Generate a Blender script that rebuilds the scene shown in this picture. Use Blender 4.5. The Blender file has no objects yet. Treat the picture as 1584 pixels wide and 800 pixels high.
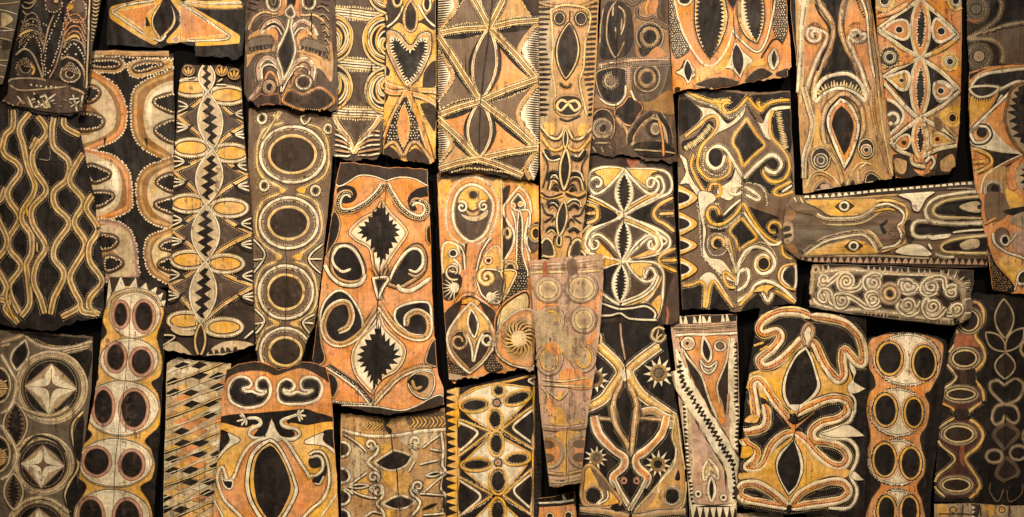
import bpy, math, random
import numpy as np
from mathutils import Vector, Matrix
from mathutils.geometry import delaunay_2d_cdt

# ------------------------------------------------------------------ camera, world, lamps, exposure
SC = bpy.context.scene
COL = SC.collection
PX = 0.002                      # two millimetres on the wall for each unit of the panel drawings
CAM_D = 5.5

cam_d = bpy.data.cameras.new('camera')
cam_d.sensor_width = 36.0
cam_d.lens = 36.0 * CAM_D / (1584 * PX)
cam_d.clip_end = 60.0
cam = bpy.data.objects.new('camera', cam_d)
COL.objects.link(cam)
cam.location = (0, -CAM_D, 0)
cam.rotation_euler = (math.radians(90), 0, 0)
SC.camera = cam

wd = bpy.data.worlds.new('World')
SC.world = wd
wd.use_nodes = True
wd.node_tree.nodes['Background'].inputs[0].default_value = (1.0, 0.84, 0.66, 1)
wd.node_tree.nodes['Background'].inputs[1].default_value = 0.10

def spot(name, loc, aim, power, angle, blend, size, col):
    l = bpy.data.lights.new(name, 'SPOT')
    l.energy = power; l.spot_size = math.radians(angle); l.spot_blend = blend
    l.shadow_soft_size = size; l.color = col
    o = bpy.data.objects.new(name, l)
    COL.objects.link(o)
    o.location = loc
    o.rotation_euler = (Vector(aim) - Vector(loc)).to_track_quat('-Z', 'Y').to_euler()
    return o

WARM = (1.0, 0.845, 0.66)
spot('gallery_spot', (-1.15, -2.8, 2.4), (-0.42, 0, 0.02), 610, 60, 1.0, 0.08, WARM)
spot('gallery_spot', (1.35, -2.9, 2.3), (0.42, 0, 0.10), 485, 56, 1.0, 0.08, WARM)
spot('gallery_spot', (0.0, -3.6, 1.8), (0.0, 0, -0.10), 240, 60, 1.0, 0.12, WARM)

SC.view_settings.view_transform = 'Standard'
SC.view_settings.look = 'None'
SC.view_settings.exposure = 0.0
SC.view_settings.gamma = 1.0
SC.view_settings.use_curve_mapping = False

# ------------------------------------------------------------------ materials
def lin(c):
    return tuple((v / 255 / 12.92) if v <= 10 else ((v / 255 + 0.055) / 1.055) ** 2.4 for v in c)

PAL = {
    'k': (27, 21, 18), 'd': (52, 39, 30), 'b': (112, 86, 64), 'g': (106, 90, 71),
    'w': (238, 219, 184), 'p': (206, 178, 138), 't': (192, 144, 90), 'y': (228, 167, 66),
    'o': (220, 138, 69), 'r': (166, 88, 58), 'u': (226, 194, 134), 'm': (194, 152, 124),
    'a': (74, 55, 41), 'h': (180, 152, 116), 'c': (150, 104, 56), 'e': (192, 118, 60), 'f': (160, 118, 96), 'q': (82, 38, 30),
}
BARK = lin((104, 80, 62))
MATS = {}

def nd(nt, t, **kw):
    n = nt.nodes.new(t)
    for k, v in kw.items():
        setattr(n, k, v)
    return n

def material(c, wear):
    key = (c, wear)
    if key in MATS:
        return MATS[key]
    m = bpy.data.materials.new('pigment_%s_%d' % key)
    m.use_nodes = True
    nt = m.node_tree
    L = nt.links.new
    bs = nt.nodes['Principled BSDF']
    tc = nd(nt, 'ShaderNodeTexCoord')
    ge = nd(nt, 'ShaderNodeNewGeometry')

    def noise(vec, scale, detail, rough=0.55):
        n = nd(nt, 'ShaderNodeTexNoise')
        n.inputs['Scale'].default_value = scale
        n.inputs['Detail'].default_value = detail
        n.inputs['Roughness'].default_value = rough
        L(vec, n.inputs['Vector'])
        return n.outputs['Fac']

    def ramp(x, a, b, lo=0.0, hi=1.0):
        r = nd(nt, 'ShaderNodeMapRange')
        r.inputs[1].default_value = a; r.inputs[2].default_value = b
        r.inputs[3].default_value = lo; r.inputs[4].default_value = hi
        L(x, r.inputs[0])
        return r.outputs[0]

    def mix(fac, A, B, mode='MIX'):
        x = nd(nt, 'ShaderNodeMix', data_type='RGBA', blend_type=mode)
        for s, v in ((0, fac), (6, A), (7, B)):
            if isinstance(v, (int, float)):
                x.inputs[s].default_value = v
            elif isinstance(v, tuple):
                x.inputs[s].default_value = v + (1,) if len(v) == 3 else v
            else:
                L(v, x.inputs[s])
        return x.outputs[2]

    def mul(a, b):
        x = nd(nt, 'ShaderNodeMath', operation='MULTIPLY')
        for s, v in ((0, a), (1, b)):
            if isinstance(v, (int, float)):
                x.inputs[s].default_value = v
            else:
                L(v, x.inputs[s])
        return x.outputs[0]

    def stretch(vec, s):
        mp = nd(nt, 'ShaderNodeMapping')
        mp.inputs['Scale'].default_value = s
        L(vec, mp.inputs['Vector'])
        return mp.outputs[0]

    pos = ge.outputs['Position']
    obj = tc.outputs['Object']
    fib = noise(stretch(obj, (320, 9, 40)), 1.0, 4, 0.6)       # long fibres of the spathe
    fib2 = noise(stretch(obj, (60, 4, 20)), 1.0, 3, 0.6)
    blot = noise(pos, 7.0, 5, 0.6)
    mott = noise(pos, 60.0, 5, 0.65)
    fine = noise(pos, 420.0, 3, 0.7)
    base = lin(PAL[c])
    rgb = nd(nt, 'ShaderNodeRGB'); rgb.outputs[0].default_value = base + (1,)
    col = rgb.outputs[0]
    v1 = ramp(blot, 0.3, 0.7, 0.70, 1.18)
    v2 = ramp(mott, 0.3, 0.7, 0.66, 1.26)
    v3 = ramp(fib, 0.3, 0.7, 0.79, 1.15)
    vv = mul(mul(v1, v2), mul(v3, ramp(fine, 0.3, 0.7, 0.74, 1.24)))
    comb = nd(nt, 'ShaderNodeCombineColor')
    for i in range(3):
        L(vv, comb.inputs[i])
    col = mix(1.0, col, comb.outputs[0], 'MULTIPLY')
    # hue drift of hand mixed pigment
    hs = nd(nt, 'ShaderNodeHueSaturation')
    L(ramp(noise(pos, 16.0, 3), 0.3, 0.7, 0.499, 0.514), hs.inputs['Hue'])
    L(ramp(noise(pos, 11.0, 3), 0.3, 0.7, 0.84, 1.06), hs.inputs['Saturation'])
    L(col, hs.inputs['Color'])
    col = hs.outputs[0]
    # abrasion: paint rubbed through to the bark, in fibres and in patches
    rub = mul(ramp(mott, 0.25, 0.8), ramp(fib2, 0.2, 0.8))
    rub = mul(rub, ramp(blot, 0.2, 0.8, 0.6, 1.4))
    t0 = {0: 0.39, 1: 0.31, 2: 0.24, 3: 0.18}[wear]
    worn = ramp(rub, t0, t0 + 0.16, 0.0, 0.85)
    barkc = BARK if c not in 'kd' else lin((104, 80, 60))
    col = mix(worn if c not in 'kd' else mul(worn, 0.30), col, barkc)
    # handling grime and smoke in broad patches
    gr = mul(ramp(noise(pos, 24.0, 6, 0.65), 0.46, 0.78, 0.0, (0.42, 0.62, 0.75, 0.75)[wear]), ramp(noise(pos, 3.1, 3, 0.5), 0.3, 0.7, 0.45, 1.0))
    col = mix(gr, col, lin((70, 53, 40)))
    # soot specks and hairline checks along the grain
    spk = ramp(noise(pos, 190.0, 2, 0.5), 0.665, 0.72, 0.0, 0.55)
    col = mix(spk, col, lin((44, 34, 28)))
    chk = ramp(noise(stretch(obj, (150, 2.6, 10)), 1.0, 2, 0.5), 0.70, 0.74, 0.0, 0.6)
    col = mix(chk, col, lin((40, 30, 24)))
    L(col, bs.inputs['Base Color'])
    rg = ramp(mott, 0.3, 0.7, 0.40, 0.78)
    L(rg, bs.inputs['Roughness'])
    bs.inputs['Specular IOR Level'].default_value = 0.34 if c not in 'kd' else 0.22
    b1 = nd(nt, 'ShaderNodeBump')
    b1.inputs['Strength'].default_value = 0.5
    b1.inputs['Distance'].default_value = 0.0012
    L(fib, b1.inputs['Height'])
    b2 = nd(nt, 'ShaderNodeBump')
    b2.inputs['Strength'].default_value = 0.6
    b2.inputs['Distance'].default_value = 0.0022
    L(mott, b2.inputs['Height']); L(b1.outputs[0], b2.inputs['Normal'])
    b3 = nd(nt, 'ShaderNodeBump')
    b3.inputs['Strength'].default_value = 0.9
    b3.inputs['Distance'].default_value = 0.03
    L(noise(stretch(obj, (14, 5, 5)), 1.0, 2, 0.5), b3.inputs['Height']); L(b2.outputs[0], b3.inputs['Normal'])
    L(b3.outputs[0], bs.inputs['Normal'])
    MATS[key] = m
    return m

def plain(name, rgb, rough=0.9):
    m = bpy.data.materials.new(name); m.use_nodes = True
    nt = m.node_tree
    bs = nt.nodes['Principled BSDF']
    n = nd(nt, 'ShaderNodeTexNoise'); n.inputs['Scale'].default_value = 90; n.inputs['Detail'].default_value = 5
    r = nd(nt, 'ShaderNodeValToRGB')
    r.color_ramp.elements[0].color = tuple(v * 0.7 for v in rgb) + (1,)
    r.color_ramp.elements[1].color = tuple(v * 1.3 for v in rgb) + (1,)
    nt.links.new(n.outputs[0], r.inputs[0]); nt.links.new(r.outputs[0], bs.inputs['Base Color'])
    bs.inputs['Roughness'].default_value = rough
    bs.inputs['Specular IOR Level'].default_value = 0.1
    return m

# ------------------------------------------------------------------ drawing kit: everything a panel carries is real, draped geometry
RNG = random.Random(7)
VX = [0.0, 0.0, 1.0]
XF = [lambda p: p]
CUR = None          # the panel being built
GRP = None

def V(x=0, y=0, s=1):
    VX[:] = [x, y, s]

def vw(p):
    return (VX[0] + p[0] / VX[2], VX[1] + p[1] / VX[2])

def M(*a):
    """mirror everything that follows about a line (drawing units); M() ends it"""
    if not a:
        XF[:] = [lambda p: p]
        return
    A = np.array(vw(a[:2])); d = np.array(vw(a[2:])) - A; d = d / np.linalg.norm(d)
    def f(p):
        q = np.asarray(p) - A
        return A + 2 * np.outer(q @ d, d) - q if q.ndim == 2 else A + 2 * d * (q @ d) - q
    XF[:] = [lambda p: p, f]

def parse(s):
    if not isinstance(s, str):
        return [(vw(p), False) for p in s]
    out = []
    tk = s.split()
    for i in range(0, len(tk) - 1, 2):
        y = tk[i + 1]
        c = y.endswith('!')
        out.append((vw((float(tk[i]), float(y.rstrip('!')))), c))
    return out

def wob(n, amp, k=6):
    """smooth random wobble for a hand drawn line"""
    m = max(3, n // k)
    a = np.array([RNG.uniform(-1, 1) for _ in range(m + 2)])
    return np.interp(np.linspace(0, m + 1, n), np.arange(m + 2), a) * amp

def curve(s, closed=False, step=2.4, jit=0.35):
    """hand drawn curve through the points (x y x y ...; ! marks a corner)"""
    pc = parse(s)
    P = np.array([p for p, _ in pc], float)
    C = [c for _, c in pc]
    n = len(P)
    if n == 2:
        L = np.linalg.norm(P[1] - P[0]); k = max(2, int(L / step) + 1)
        Q = P[0] + np.linspace(0, 1, k)[:, None] * (P[1] - P[0])
    else:
        segs = n if closed else n - 1
        out = []
        for i in range(segs):
            p1 = P[i]; p2 = P[(i + 1) % n]
            p0 = P[i - 1] if (closed or i > 0) else p1
            p3 = P[(i + 2) % n] if (closed or i + 2 < n) else p2
            m1 = (p2 - p0) * 0.5; m2 = (p3 - p1) * 0.5
            if C[i]: m1 = (p2 - p1) * 0.8
            if C[(i + 1) % n]: m2 = (p2 - p1) * 0.8
            L = np.linalg.norm(p2 - p1)
            # keep tangents tame on uneven spacing
            for m in (m1, m2):
                l = np.linalg.norm(m)
                if l > 1.3 * L: m *= 1.3 * L / l
            k = max(2, int(L * 1.1 / step) + 1)
            t = np.linspace(0, 1, k, endpoint=False)[:, None]
            h = (2*t**3-3*t**2+1)*p1 + (t**3-2*t**2+t)*m1 + (-2*t**3+3*t**2)*p2 + (t**3-t**2)*m2
            out.append(h)
        if not closed:
            out.append(P[-1:])
        Q = np.concatenate(out)
    if jit and len(Q) > 3:
        Q = Q + np.stack([wob(len(Q), jit), wob(len(Q), jit)], 1)
    return Q

def resample(Q, step):
    d = np.r_[0, np.cumsum(np.linalg.norm(np.diff(Q, axis=0), axis=1))]
    n = max(2, int(round(d[-1] / step)) + 1)
    t = np.linspace(0, d[-1], n)
    return np.stack([np.interp(t, d, Q[:, 0]), np.interp(t, d, Q[:, 1])], 1), d[-1]

def normals(Q, closed):
    if closed:
        T = np.roll(Q, -1, 0) - np.roll(Q, 1, 0)
    else:
        T = np.gradient(Q, axis=0)
    T = T / (np.linalg.norm(T, axis=1)[:, None] + 1e-9)
    return np.stack([-T[:, 1], T[:, 0]], 1)

def inside(pts, poly):
    x = pts[:, 0][:, None]; y = pts[:, 1][:, None]
    a = poly; b = np.roll(poly, -1, 0)
    c = ((a[:, 1] > y) != (b[:, 1] > y)) & (x < (b[:, 0] - a[:, 0]) * (y - a[:, 1]) / (b[:, 1] - a[:, 1] + 1e-12) + a[:, 0])
    return c.sum(1) % 2 == 1

def clip(poly, ax, v, keep_less):
    out = []
    n = len(poly)
    for i in range(n):
        p = poly[i]; q = poly[(i + 1) % n]
        a = (p[ax] <= v) if keep_less else (p[ax] >= v)
        b = (q[ax] <= v) if keep_less else (q[ax] >= v)
        if a: out.append(p)
        if a != b:
            t = (v - p[ax]) / (q[ax] - p[ax])
            out.append(tuple(p[j] + t * (q[j] - p[j]) for j in range(4)))
    return out

def cut(poly, ax, knots):
    lo = min(p[ax] for p in poly); hi = max(p[ax] for p in poly)
    res = []
    rest = poly
    for k in knots:
        if k <= lo + 1e-6: continue
        if k >= hi - 1e-6: break
        l = clip(rest, ax, k, True)
        if len(l) > 2: res.append(l)
        rest = clip(rest, ax, k, False)
        if len(rest) < 3: return res
    res.append(rest)
    return res

class Panel:
    pass

def loc_uv(Q):
    """wall drawing units -> panel frame (across, along)"""
    d = np.asarray(Q, float) - CUR.c
    return np.stack([d[:, 0] * CUR.ca - d[:, 1] * CUR.sa, -d[:, 0] * CUR.sa - d[:, 1] * CUR.ca], 1)

class Mesh:
    """collects draped faces of several pigments into one mesh"""
    def __init__(self):
        self.p = []; self.m = []; self.slots = []; self.extra = None
    def slot(self, c):
        if c not in self.slots: self.slots.append(c)
        return self.slots.index(c)
    def poly(self, pts, c, h):
        """pts: (u, v, nu, nv) in the panel frame, convex"""
        s = self.slot(c)
        ax = 0.0
        x0, y0 = pts[-1][0], pts[-1][1]
        cu = set(); cv = set()
        for q in pts:
            ax += x0 * q[1] - q[0] * y0
            x0, y0 = q[0], q[1]
            cu.add(int((x0 - CUR.u0) / CUR.du)); cv.add(int((y0 - CUR.v0) / CUR.dv))
        if -1e-4 < ax < 1e-4: return
        if ax < 0: pts = pts[::-1]
        if len(cu) == 1 and len(cv) == 1:
            self.p.append((pts, h)); self.m.append(s)
            return
        for a in (cut(pts, 0, CUR.ku) if len(cu) > 1 else [pts]):
            for b in (cut(a, 1, CUR.kv) if len(cv) > 1 else [a]):
                if len(b) > 2:
                    self.p.append((b, h)); self.m.append(s)
    def finish(self):
        A = np.array([q + (h,) for pl, h in self.p for q in pl])
        key = np.round(A * (256, 256, 50, 50, 1000)).astype(np.int64)
        _, first, inv = np.unique(key, axis=0, return_index=True, return_inverse=True)
        inv = inv.ravel()
        A = A[first]
        z, du, dv = CUR.height(A[:, 0], A[:, 1])
        v = np.stack([A[:, 0] * PX, A[:, 1] * PX, z + A[:, 4] * 0.001], 1)
        n = np.stack([-du + A[:, 2], -dv + A[:, 3], np.ones(len(A))], 1)
        n /= np.linalg.norm(n, axis=1)[:, None]
        f = []; m = []
        i = 0
        inv = inv.tolist()
        for (pl, h), s in zip(self.p, self.m):
            ids = list(dict.fromkeys(inv[i:i + len(pl)])); i += len(pl)
            if len(ids) > 2: f.append(ids); m.append(s)
        self.v = v.tolist(); self.n = n.tolist(); self.f = f; self.m = m
    def build(self, name, parent, wear, done=False):
        if not done:
            if not self.p: return None
            self.finish()
        me = bpy.data.meshes.new(name)
        me.from_pydata(self.v, [], self.f)
        for c in self.slots: me.materials.append(material(c, wear))
        me.polygons.foreach_set('material_index', self.m)
        me.polygons.foreach_set('use_smooth', [True] * len(self.f))
        me.normals_split_custom_set_from_vertices(self.n)
        o = bpy.data.objects.new(name, me)
        COL.objects.link(o)
        o.parent = parent
        return o

def nexth():
    CUR.h += 0.03
    return CUR.h

def fill_into(ms, Q, c, h):
    poly = Q
    need = not inside(poly, CUR.out).all()
    def ccw(a):
        return a if np.sum(a[:, 0] * np.roll(a[:, 1], -1) - np.roll(a[:, 0], -1) * a[:, 1]) > 0 else a[::-1]
    poly = ccw(poly)
    vs = [Vector(p) for p in poly]
    faces = [list(range(len(poly)))]
    if need:
        faces.append(list(range(len(vs), len(vs) + len(CUR.outs))))
        vs += [Vector(p) for p in ccw(CUR.outs)]
    r = delaunay_2d_cdt(vs, [], faces, 1, 1e-4)
    if not r[0]: return
    P_ = np.array([tuple(v) for v in r[0]])
    T = np.array(r[2]).reshape(-1, 3)
    C = P_[T].mean(1)
    ok = inside(C, poly)
    if need: ok &= inside(C, CUR.outs)
    U = loc_uv(P_).tolist()
    for f in T[ok]:
        ms.poly([(U[i][0], U[i][1], 0.0, 0.0) for i in f], c, h)

def ribbon_into(ms, Q, c, w, h, closed=False, tp='r', bead=0.38):
    L = np.linalg.norm(np.diff(Q, axis=0), axis=1).sum()
    Q, _ = resample(np.vstack([Q, Q[:1]]) if closed else Q, 2.2 if w < 4 else 2.8)
    if closed: Q = Q[:-1]
    n = len(Q)
    if n < 2: return
    N = normals(Q, closed)
    W = w * 0.5 * (1 + wob(n, 0.16, 4))
    if not closed:
        s = np.linspace(0, 1, n) * L
        if tp == 'r':
            e = np.minimum(np.minimum(s, L - s) / max(w * 0.6, .1), 1); W = W * np.sqrt(np.clip(e, 0.12, 1))
        elif tp == 's':
            W = W * np.clip(np.sin(np.linspace(0, math.pi, n)), 0.1, 1) ** 0.6
        elif tp == 'e':
            W = W * np.linspace(1, 0.2, n)
        elif tp == 'b':
            W = W * np.linspace(0.2, 1, n)
    A = Q + N * W[:, None]; B = Q - N * W[:, None]
    ok = inside(Q, CUR.out) & (inside(A, CUR.out) | inside(B, CUR.out))
    U = loc_uv(Q); UA = loc_uv(A); UB = loc_uv(B)
    tA = UA - U; tA = tA / (np.linalg.norm(tA, axis=1)[:, None] + 1e-9) * bead
    tB = UB - U; tB = tB / (np.linalg.norm(tB, axis=1)[:, None] + 1e-9) * bead
    Z = np.zeros_like(U)
    c0 = [tuple(x) for x in np.hstack([U, Z]).tolist()]
    cA = [tuple(x) for x in np.hstack([UA, tA]).tolist()]
    cB = [tuple(x) for x in np.hstack([UB, tB]).tolist()]
    for i in range(n if closed else n - 1):
        j = (i + 1) % n
        if not (ok[i] and ok[j]): continue
        ms.poly([c0[i], c0[j], cA[j], cA[i]], c, h)
        ms.poly([c0[i], c0[j], cB[j], cB[i]], c, h)

def bands_into(ms, Q, spec, closed, tp='r'):
    K = 1.08
    tks = spec.split()
    if tks and not set('/@^') & set(tks[0]) and tks[0][0] in 'wpuytohm' and float(tks[0][1:]) >= 1.4:
        ribbon_into(ms, Q, CUR.under, float(tks[0][1:]) * K + 1.9, nexth(), closed, tp)      # dark under-drawing that shows along the edges
    for tk in tks:
        c = tk[0]
        if '/' in tk:                                   # dots: colour radius/gap
            r, g = tk[1:].split('/')
            dots_into(ms, np.vstack([Q, Q[:1]]) if closed else Q, c, float(r), float(g), nexth())
        elif '@' in tk:                                 # offset line: colour width@offset
            w, o = tk[1:].split('@')
            ribbon_into(ms, Q + normals(Q, closed) * float(o) * 1.12, c, float(w) * K, nexth(), closed, tp)
        elif '^' in tk:                                 # fringe: colour length^gap (negative length: other side)
            l, g = tk[1:].split('^')
            fringe_into(ms, np.vstack([Q, Q[:1]]) if closed else Q, c, float(l), float(g), nexth())
        else:
            ribbon_into(ms, Q, c, float(tk[1:]) * K, nexth(), closed, tp)

def dot_into(ms, p, c, r, h, k=7):
    a0 = RNG.uniform(0, 6.28); rx = r * RNG.uniform(.82, 1.15); ry = r * RNG.uniform(.82, 1.15)
    pts = np.array([[p[0] + rx * math.cos(a0 + i * 2 * math.pi / k), p[1] + ry * math.sin(a0 + i * 2 * math.pi / k)] for i in range(k)])
    U = loc_uv(pts); c0 = loc_uv(np.array([p]))[0]
    bead = 0.5
    t = (U - c0) / (np.linalg.norm(U - c0, axis=1)[:, None] + 1e-9) * bead
    ms.poly([tuple(x) for x in np.hstack([U, t]).tolist()], c, h)

def dots_into(ms, Q, c, r, gap, h):
    R, _ = resample(Q, gap)
    R = R + np.array([[RNG.uniform(-.2, .2) * gap, RNG.uniform(-.2, .2) * gap] for _ in R])
    for p, k in zip(R, inside(R, CUR.out)):
        if k and RNG.random() > 0.03: dot_into(ms, p, c, r, h)

def fringe_into(ms, Q, c, ln, gap, h, fat=0.62):
    R, _ = resample(Q, gap)
    N = normals(R, False)
    T = np.stack([N[:, 1], -N[:, 0]], 1)
    ok = inside(R, CUR.out)
    for i in range(len(R)):
        if not ok[i]: continue
        l = ln * RNG.uniform(.75, 1.2); w = gap * fat * 0.5 * RNG.uniform(.8, 1.2)
        tip = R[i] + N[i] * l + T[i] * RNG.uniform(-.25, .25) * gap
        b = R[i] - N[i] * math.copysign(0.4, ln)
        tw = w * 0.35
        pts = np.array([b - T[i] * w, b + T[i] * w, tip + T[i] * tw, tip - T[i] * tw])
        if not inside(pts[2:], CUR.out).all(): continue
        U = loc_uv(pts)
        ms.poly([(u[0], u[1], 0., 0.) for u in U], c, h)

def emit(fn, name, kind=None):
    """run a drawing for every active mirror copy and make each result a part of its own"""
    global GRP
    made = []
    for k, f in enumerate(XF):
        ms = Mesh()
        fn(ms, f)
        par = CUR.obj
        if GRP is not None and GRP['first'].get(k) is not None:
            par = GRP['first'][k]
        o = ms.build(name, par, CUR.wear)
        if o is None: continue
        if kind: o['kind'] = kind
        if GRP is not None and GRP['first'].get(k) is None: GRP['first'][k] = o
        made.append(o)
    return made

class G:
    """the first piece drawn in the block is a part, the rest are its sub-parts"""
    def __enter__(self):
        global GRP
        GRP = {'first': {}}
    def __exit__(self, *a):
        global GRP
        GRP = None

def F(c, pts, b='', n='painted_patch', jit=0.35):
    Q = curve(pts, True, jit=jit)
    def fn(ms, f):
        q = np.asarray(f(Q))
        fill_into(ms, q, c, nexth())
        if b:
            bands_into(ms, q, b, True)
            wide = max([float(t[1:]) for t in b.split() if not set('/@^') & set(t)] or [0])
            if wide >= 1.9 and not set('/^') & set(b) and n not in NOSTITCH:
                for sg in (-1, 1):
                    stitch_into(ms, np.vstack([q, q[:1]]) + normals(np.vstack([q, q[:1]]), False) * sg * (wide * .56 + 1.1), CUR.stitch if sg > 0 else (CUR.under if c not in 'kda' else 'h'))
    return emit(fn, n)

NOSTITCH = {'petal', 'hatching', 'stripe', 'lattice_line', 'arm_figure', 'hand', 'crown_tooth'}

def stitch_into(ms, Q, c):
    """fine dabs that follow a painted line"""
    R, _ = resample(Q, 3.0)
    ok = inside(R, CUR.out)
    h = nexth()
    gap = 0
    for p, k in zip(R, ok):
        if gap > 0: gap -= 1
        elif RNG.random() < .02: gap = RNG.randrange(2, 7)
        if k and gap <= 0: dot_into(ms, p + np.array((RNG.uniform(-.3, .3), RNG.uniform(-.3, .3))), c, 0.8, h, 5)

def B(spec, pts, closed=False, n='painted_band', tp='r', jit=0.35):
    Q = curve(pts, closed, jit=jit)
    small = all(('/' in t) or ('^' in t) for t in spec.split())
    wide = max([float(t[1:]) for t in spec.split() if not set('/@^') & set(t)] or [0])
    def fn(ms, f):
        q = np.asarray(f(Q))
        bands_into(ms, q, spec, closed, tp)
        if wide >= 3.3 and n not in NOSTITCH and len(q) > 6:
            for sg in (-1, 1):
                stitch_into(ms, q + normals(q, closed) * sg * (wide * .56 + 1.1), CUR.stitch)
    return emit(fn, n if not (small and n == 'painted_band') else 'dot_row', 'stuff' if small else None)

def BB(spec, *paths, n='painted_band', tp='r', closed=False):
    """several strokes of one motif"""
    for p in paths: B(spec, p, closed, n, tp)

def ell(cx, cy, rx, ry, rot=0, k=0):
    r = math.radians(rot)
    n = k or 14
    return [(cx + rx * math.cos(a) * math.cos(r) - ry * math.sin(a) * math.sin(r),
             cy + rx * math.cos(a) * math.sin(r) + ry * math.sin(a) * math.cos(r)) for a in (2 * math.pi * i / n for i in range(n))]

def E(c, cx, cy, rx, ry=None, rot=0, b='', n='painted_spot'):
    return F(c, ell(cx, cy, rx, ry or rx, rot), b, n)

def R_(spec, cx, cy, rx, ry=None, rot=0, n='painted_ring'):
    return B(spec, ell(cx, cy, rx, ry or rx, rot), True, n)

def lens(x0, y0, x1, y1, wd, p=0.85, k=18, skew=0.0):
    a = np.array((x0, y0), float); d = np.array((x1, y1), float) - a
    nn = np.array((-d[1], d[0])) / np.linalg.norm(d)
    t = np.linspace(0, 1, k)
    s = np.sin(math.pi * t ** (1 + skew)) ** p * wd * 0.5
    l = a + t[:, None] * d + nn * s[:, None]
    r = a + t[:, None] * d - nn * s[:, None]
    return np.vstack([l, r[::-1][1:-1]])

def inset(pts, d):
    """the same closed line moved inwards by d wall units, in the current drawing units"""
    Q = curve(pts, True, jit=0)
    N = normals(Q, True)
    a = np.sum(Q[:, 0] * np.roll(Q[:, 1], -1) - np.roll(Q[:, 0], -1) * Q[:, 1])
    Q = Q + N * (d if a > 0 else -d)
    Q = Q[::3]
    return [((x - VX[0]) * VX[2], (y - VX[1]) * VX[2]) for x, y in Q]

def Lf(c, x0, y0, x1, y1, wd, teeth=0, td=3.0, b='', n='leaf_motif', p=0.85, skew=0.0):
    """pointed leaf between two points; teeth per side, td deep (wall units)"""
    A = lens(x0, y0, x1, y1, wd, p, 24, skew)
    Q = np.array([vw(q) for q in A])
    smooth = Q.copy()
    if teeth:
        m = len(Q) // 2
        halves = []
        for side in (Q[:m + 1], np.vstack([Q[m:], Q[:1]])):
            R, L = resample(side, max(1.5, np.linalg.norm(np.diff(side, axis=0), axis=1).sum() / (teeth * 2 + 1)))
            N = normals(R, False)
            ctr = Q.mean(0)
            for i in range(1, len(R) - 1):
                sgn = 1 if np.dot(N[i], R[i] - ctr) > 0 else -1
                e = min(1, 1.6 * min(i, len(R) - 1 - i) / len(R) * 2)
                off = (0.5 if i % 2 else -0.6) * td * e * RNG.uniform(.7, 1.2)
                R[i] = R[i] + N[i] * sgn * off
            halves.append(R[:-1])
        Q = np.vstack(halves)
    def fn(ms, f):
        fill_into(ms, np.asarray(f(Q)), c, nexth())
        if b: bands_into(ms, np.asarray(f(smooth)), b, True)
    return emit(fn, n)

def spiral(cx, cy, r0, r1, a0, turns, k=0, asp=1.0):
    n = k or max(8, int(abs(turns) * 12))
    out = []
    for i in range(n + 1):
        t = i / n
        a = math.radians(a0) + t * turns * 2 * math.pi
        r = r0 + (r1 - r0) * t
        out.append((cx + r * math.cos(a), cy + r * math.sin(a) * asp))
    return out

def SP(spec, cx, cy, r0, r1, a0, turns, n='spiral_motif', tail=None, asp=1.0):
    pts = spiral(cx, cy, r0, r1, a0, turns, asp=asp)
    if tail:
        tk = [float(v) for v in tail.split()]
        pts += [(tk[i], tk[i + 1]) for i in range(0, len(tk), 2)]
    return B(spec, pts, False, n)

def SUN(c, cx, cy, ri, ro, k, n='sun_motif', b=''):
    pts = []
    for i in range(k):
        a = 2 * math.pi * i / k + 0.2; da = math.pi / k
        rr = ro * RNG.uniform(.88, 1.1)
        pts += [(cx + ri * math.cos(a - da), cy + ri * math.sin(a - da)), (cx + rr * math.cos(a), cy + rr * math.sin(a))]
    Q = np.array([vw(p) for p in pts])
    def fn(ms, f):
        fill_into(ms, np.asarray(f(Q)), c, nexth())
        if b: bands_into(ms, np.asarray(f(Q)), b, True)
    return emit(fn, n)

def TEETH(c, pts, ln, gap, fat=0.95, n='painted_teeth'):
    """a row of painted teeth standing on a line (wall units); big ones are parts of their own"""
    Q = curve(pts, False)
    def fn(ms, f):
        sg = 1 if f is XF[0] else -1
        fringe_into(ms, np.asarray(f(Q)), c, ln * sg, gap, nexth(), fat)
    if gap < 10:
        return emit(fn, n, 'stuff')
    R, _ = resample(Q, gap)
    N = normals(R, False)
    for i in range(len(R)):
        T = np.array([N[i][1], -N[i][0]]) * gap * fat * .5
        tip = R[i] + N[i] * ln * RNG.uniform(.85, 1.12) + T * RNG.uniform(-.25, .25)
        q = np.array([R[i] - T, R[i] + T, tip + T * .18, tip - T * .18])
        emit(lambda ms, f, q=q: fill_into(ms, np.asarray(f(q)), c, nexth()), 'painted_tooth')

def DOTS(c, r, gap, poly, rot=0, n='dot_field'):
    """rows of dabs filling an area"""
    Q = curve(poly, True, jit=0)
    lo = Q.min(0); hi = Q.max(0)
    P = []
    y = lo[1]; k = 0
    while y < hi[1]:
        x = lo[0] + (k % 2) * gap * .5
        while x < hi[0]:
            P.append((x + RNG.uniform(-.2, .2) * gap, y + RNG.uniform(-.2, .2) * gap)); x += gap
        y += gap * 0.95; k += 1
    P = np.array(P); P = P[inside(P, Q)]
    def fn(ms, f):
        q = np.asarray(f(P)); h = nexth()
        for p, ok in zip(q, inside(q, CUR.out)):
            if ok: dot_into(ms, p, c, r, h, 6)
    return emit(fn, n, 'stuff')

def CRACK(pts, w=0.9):
    return B('k%g' % w, pts, n='seam', tp='s', jit=0.7)

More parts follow.
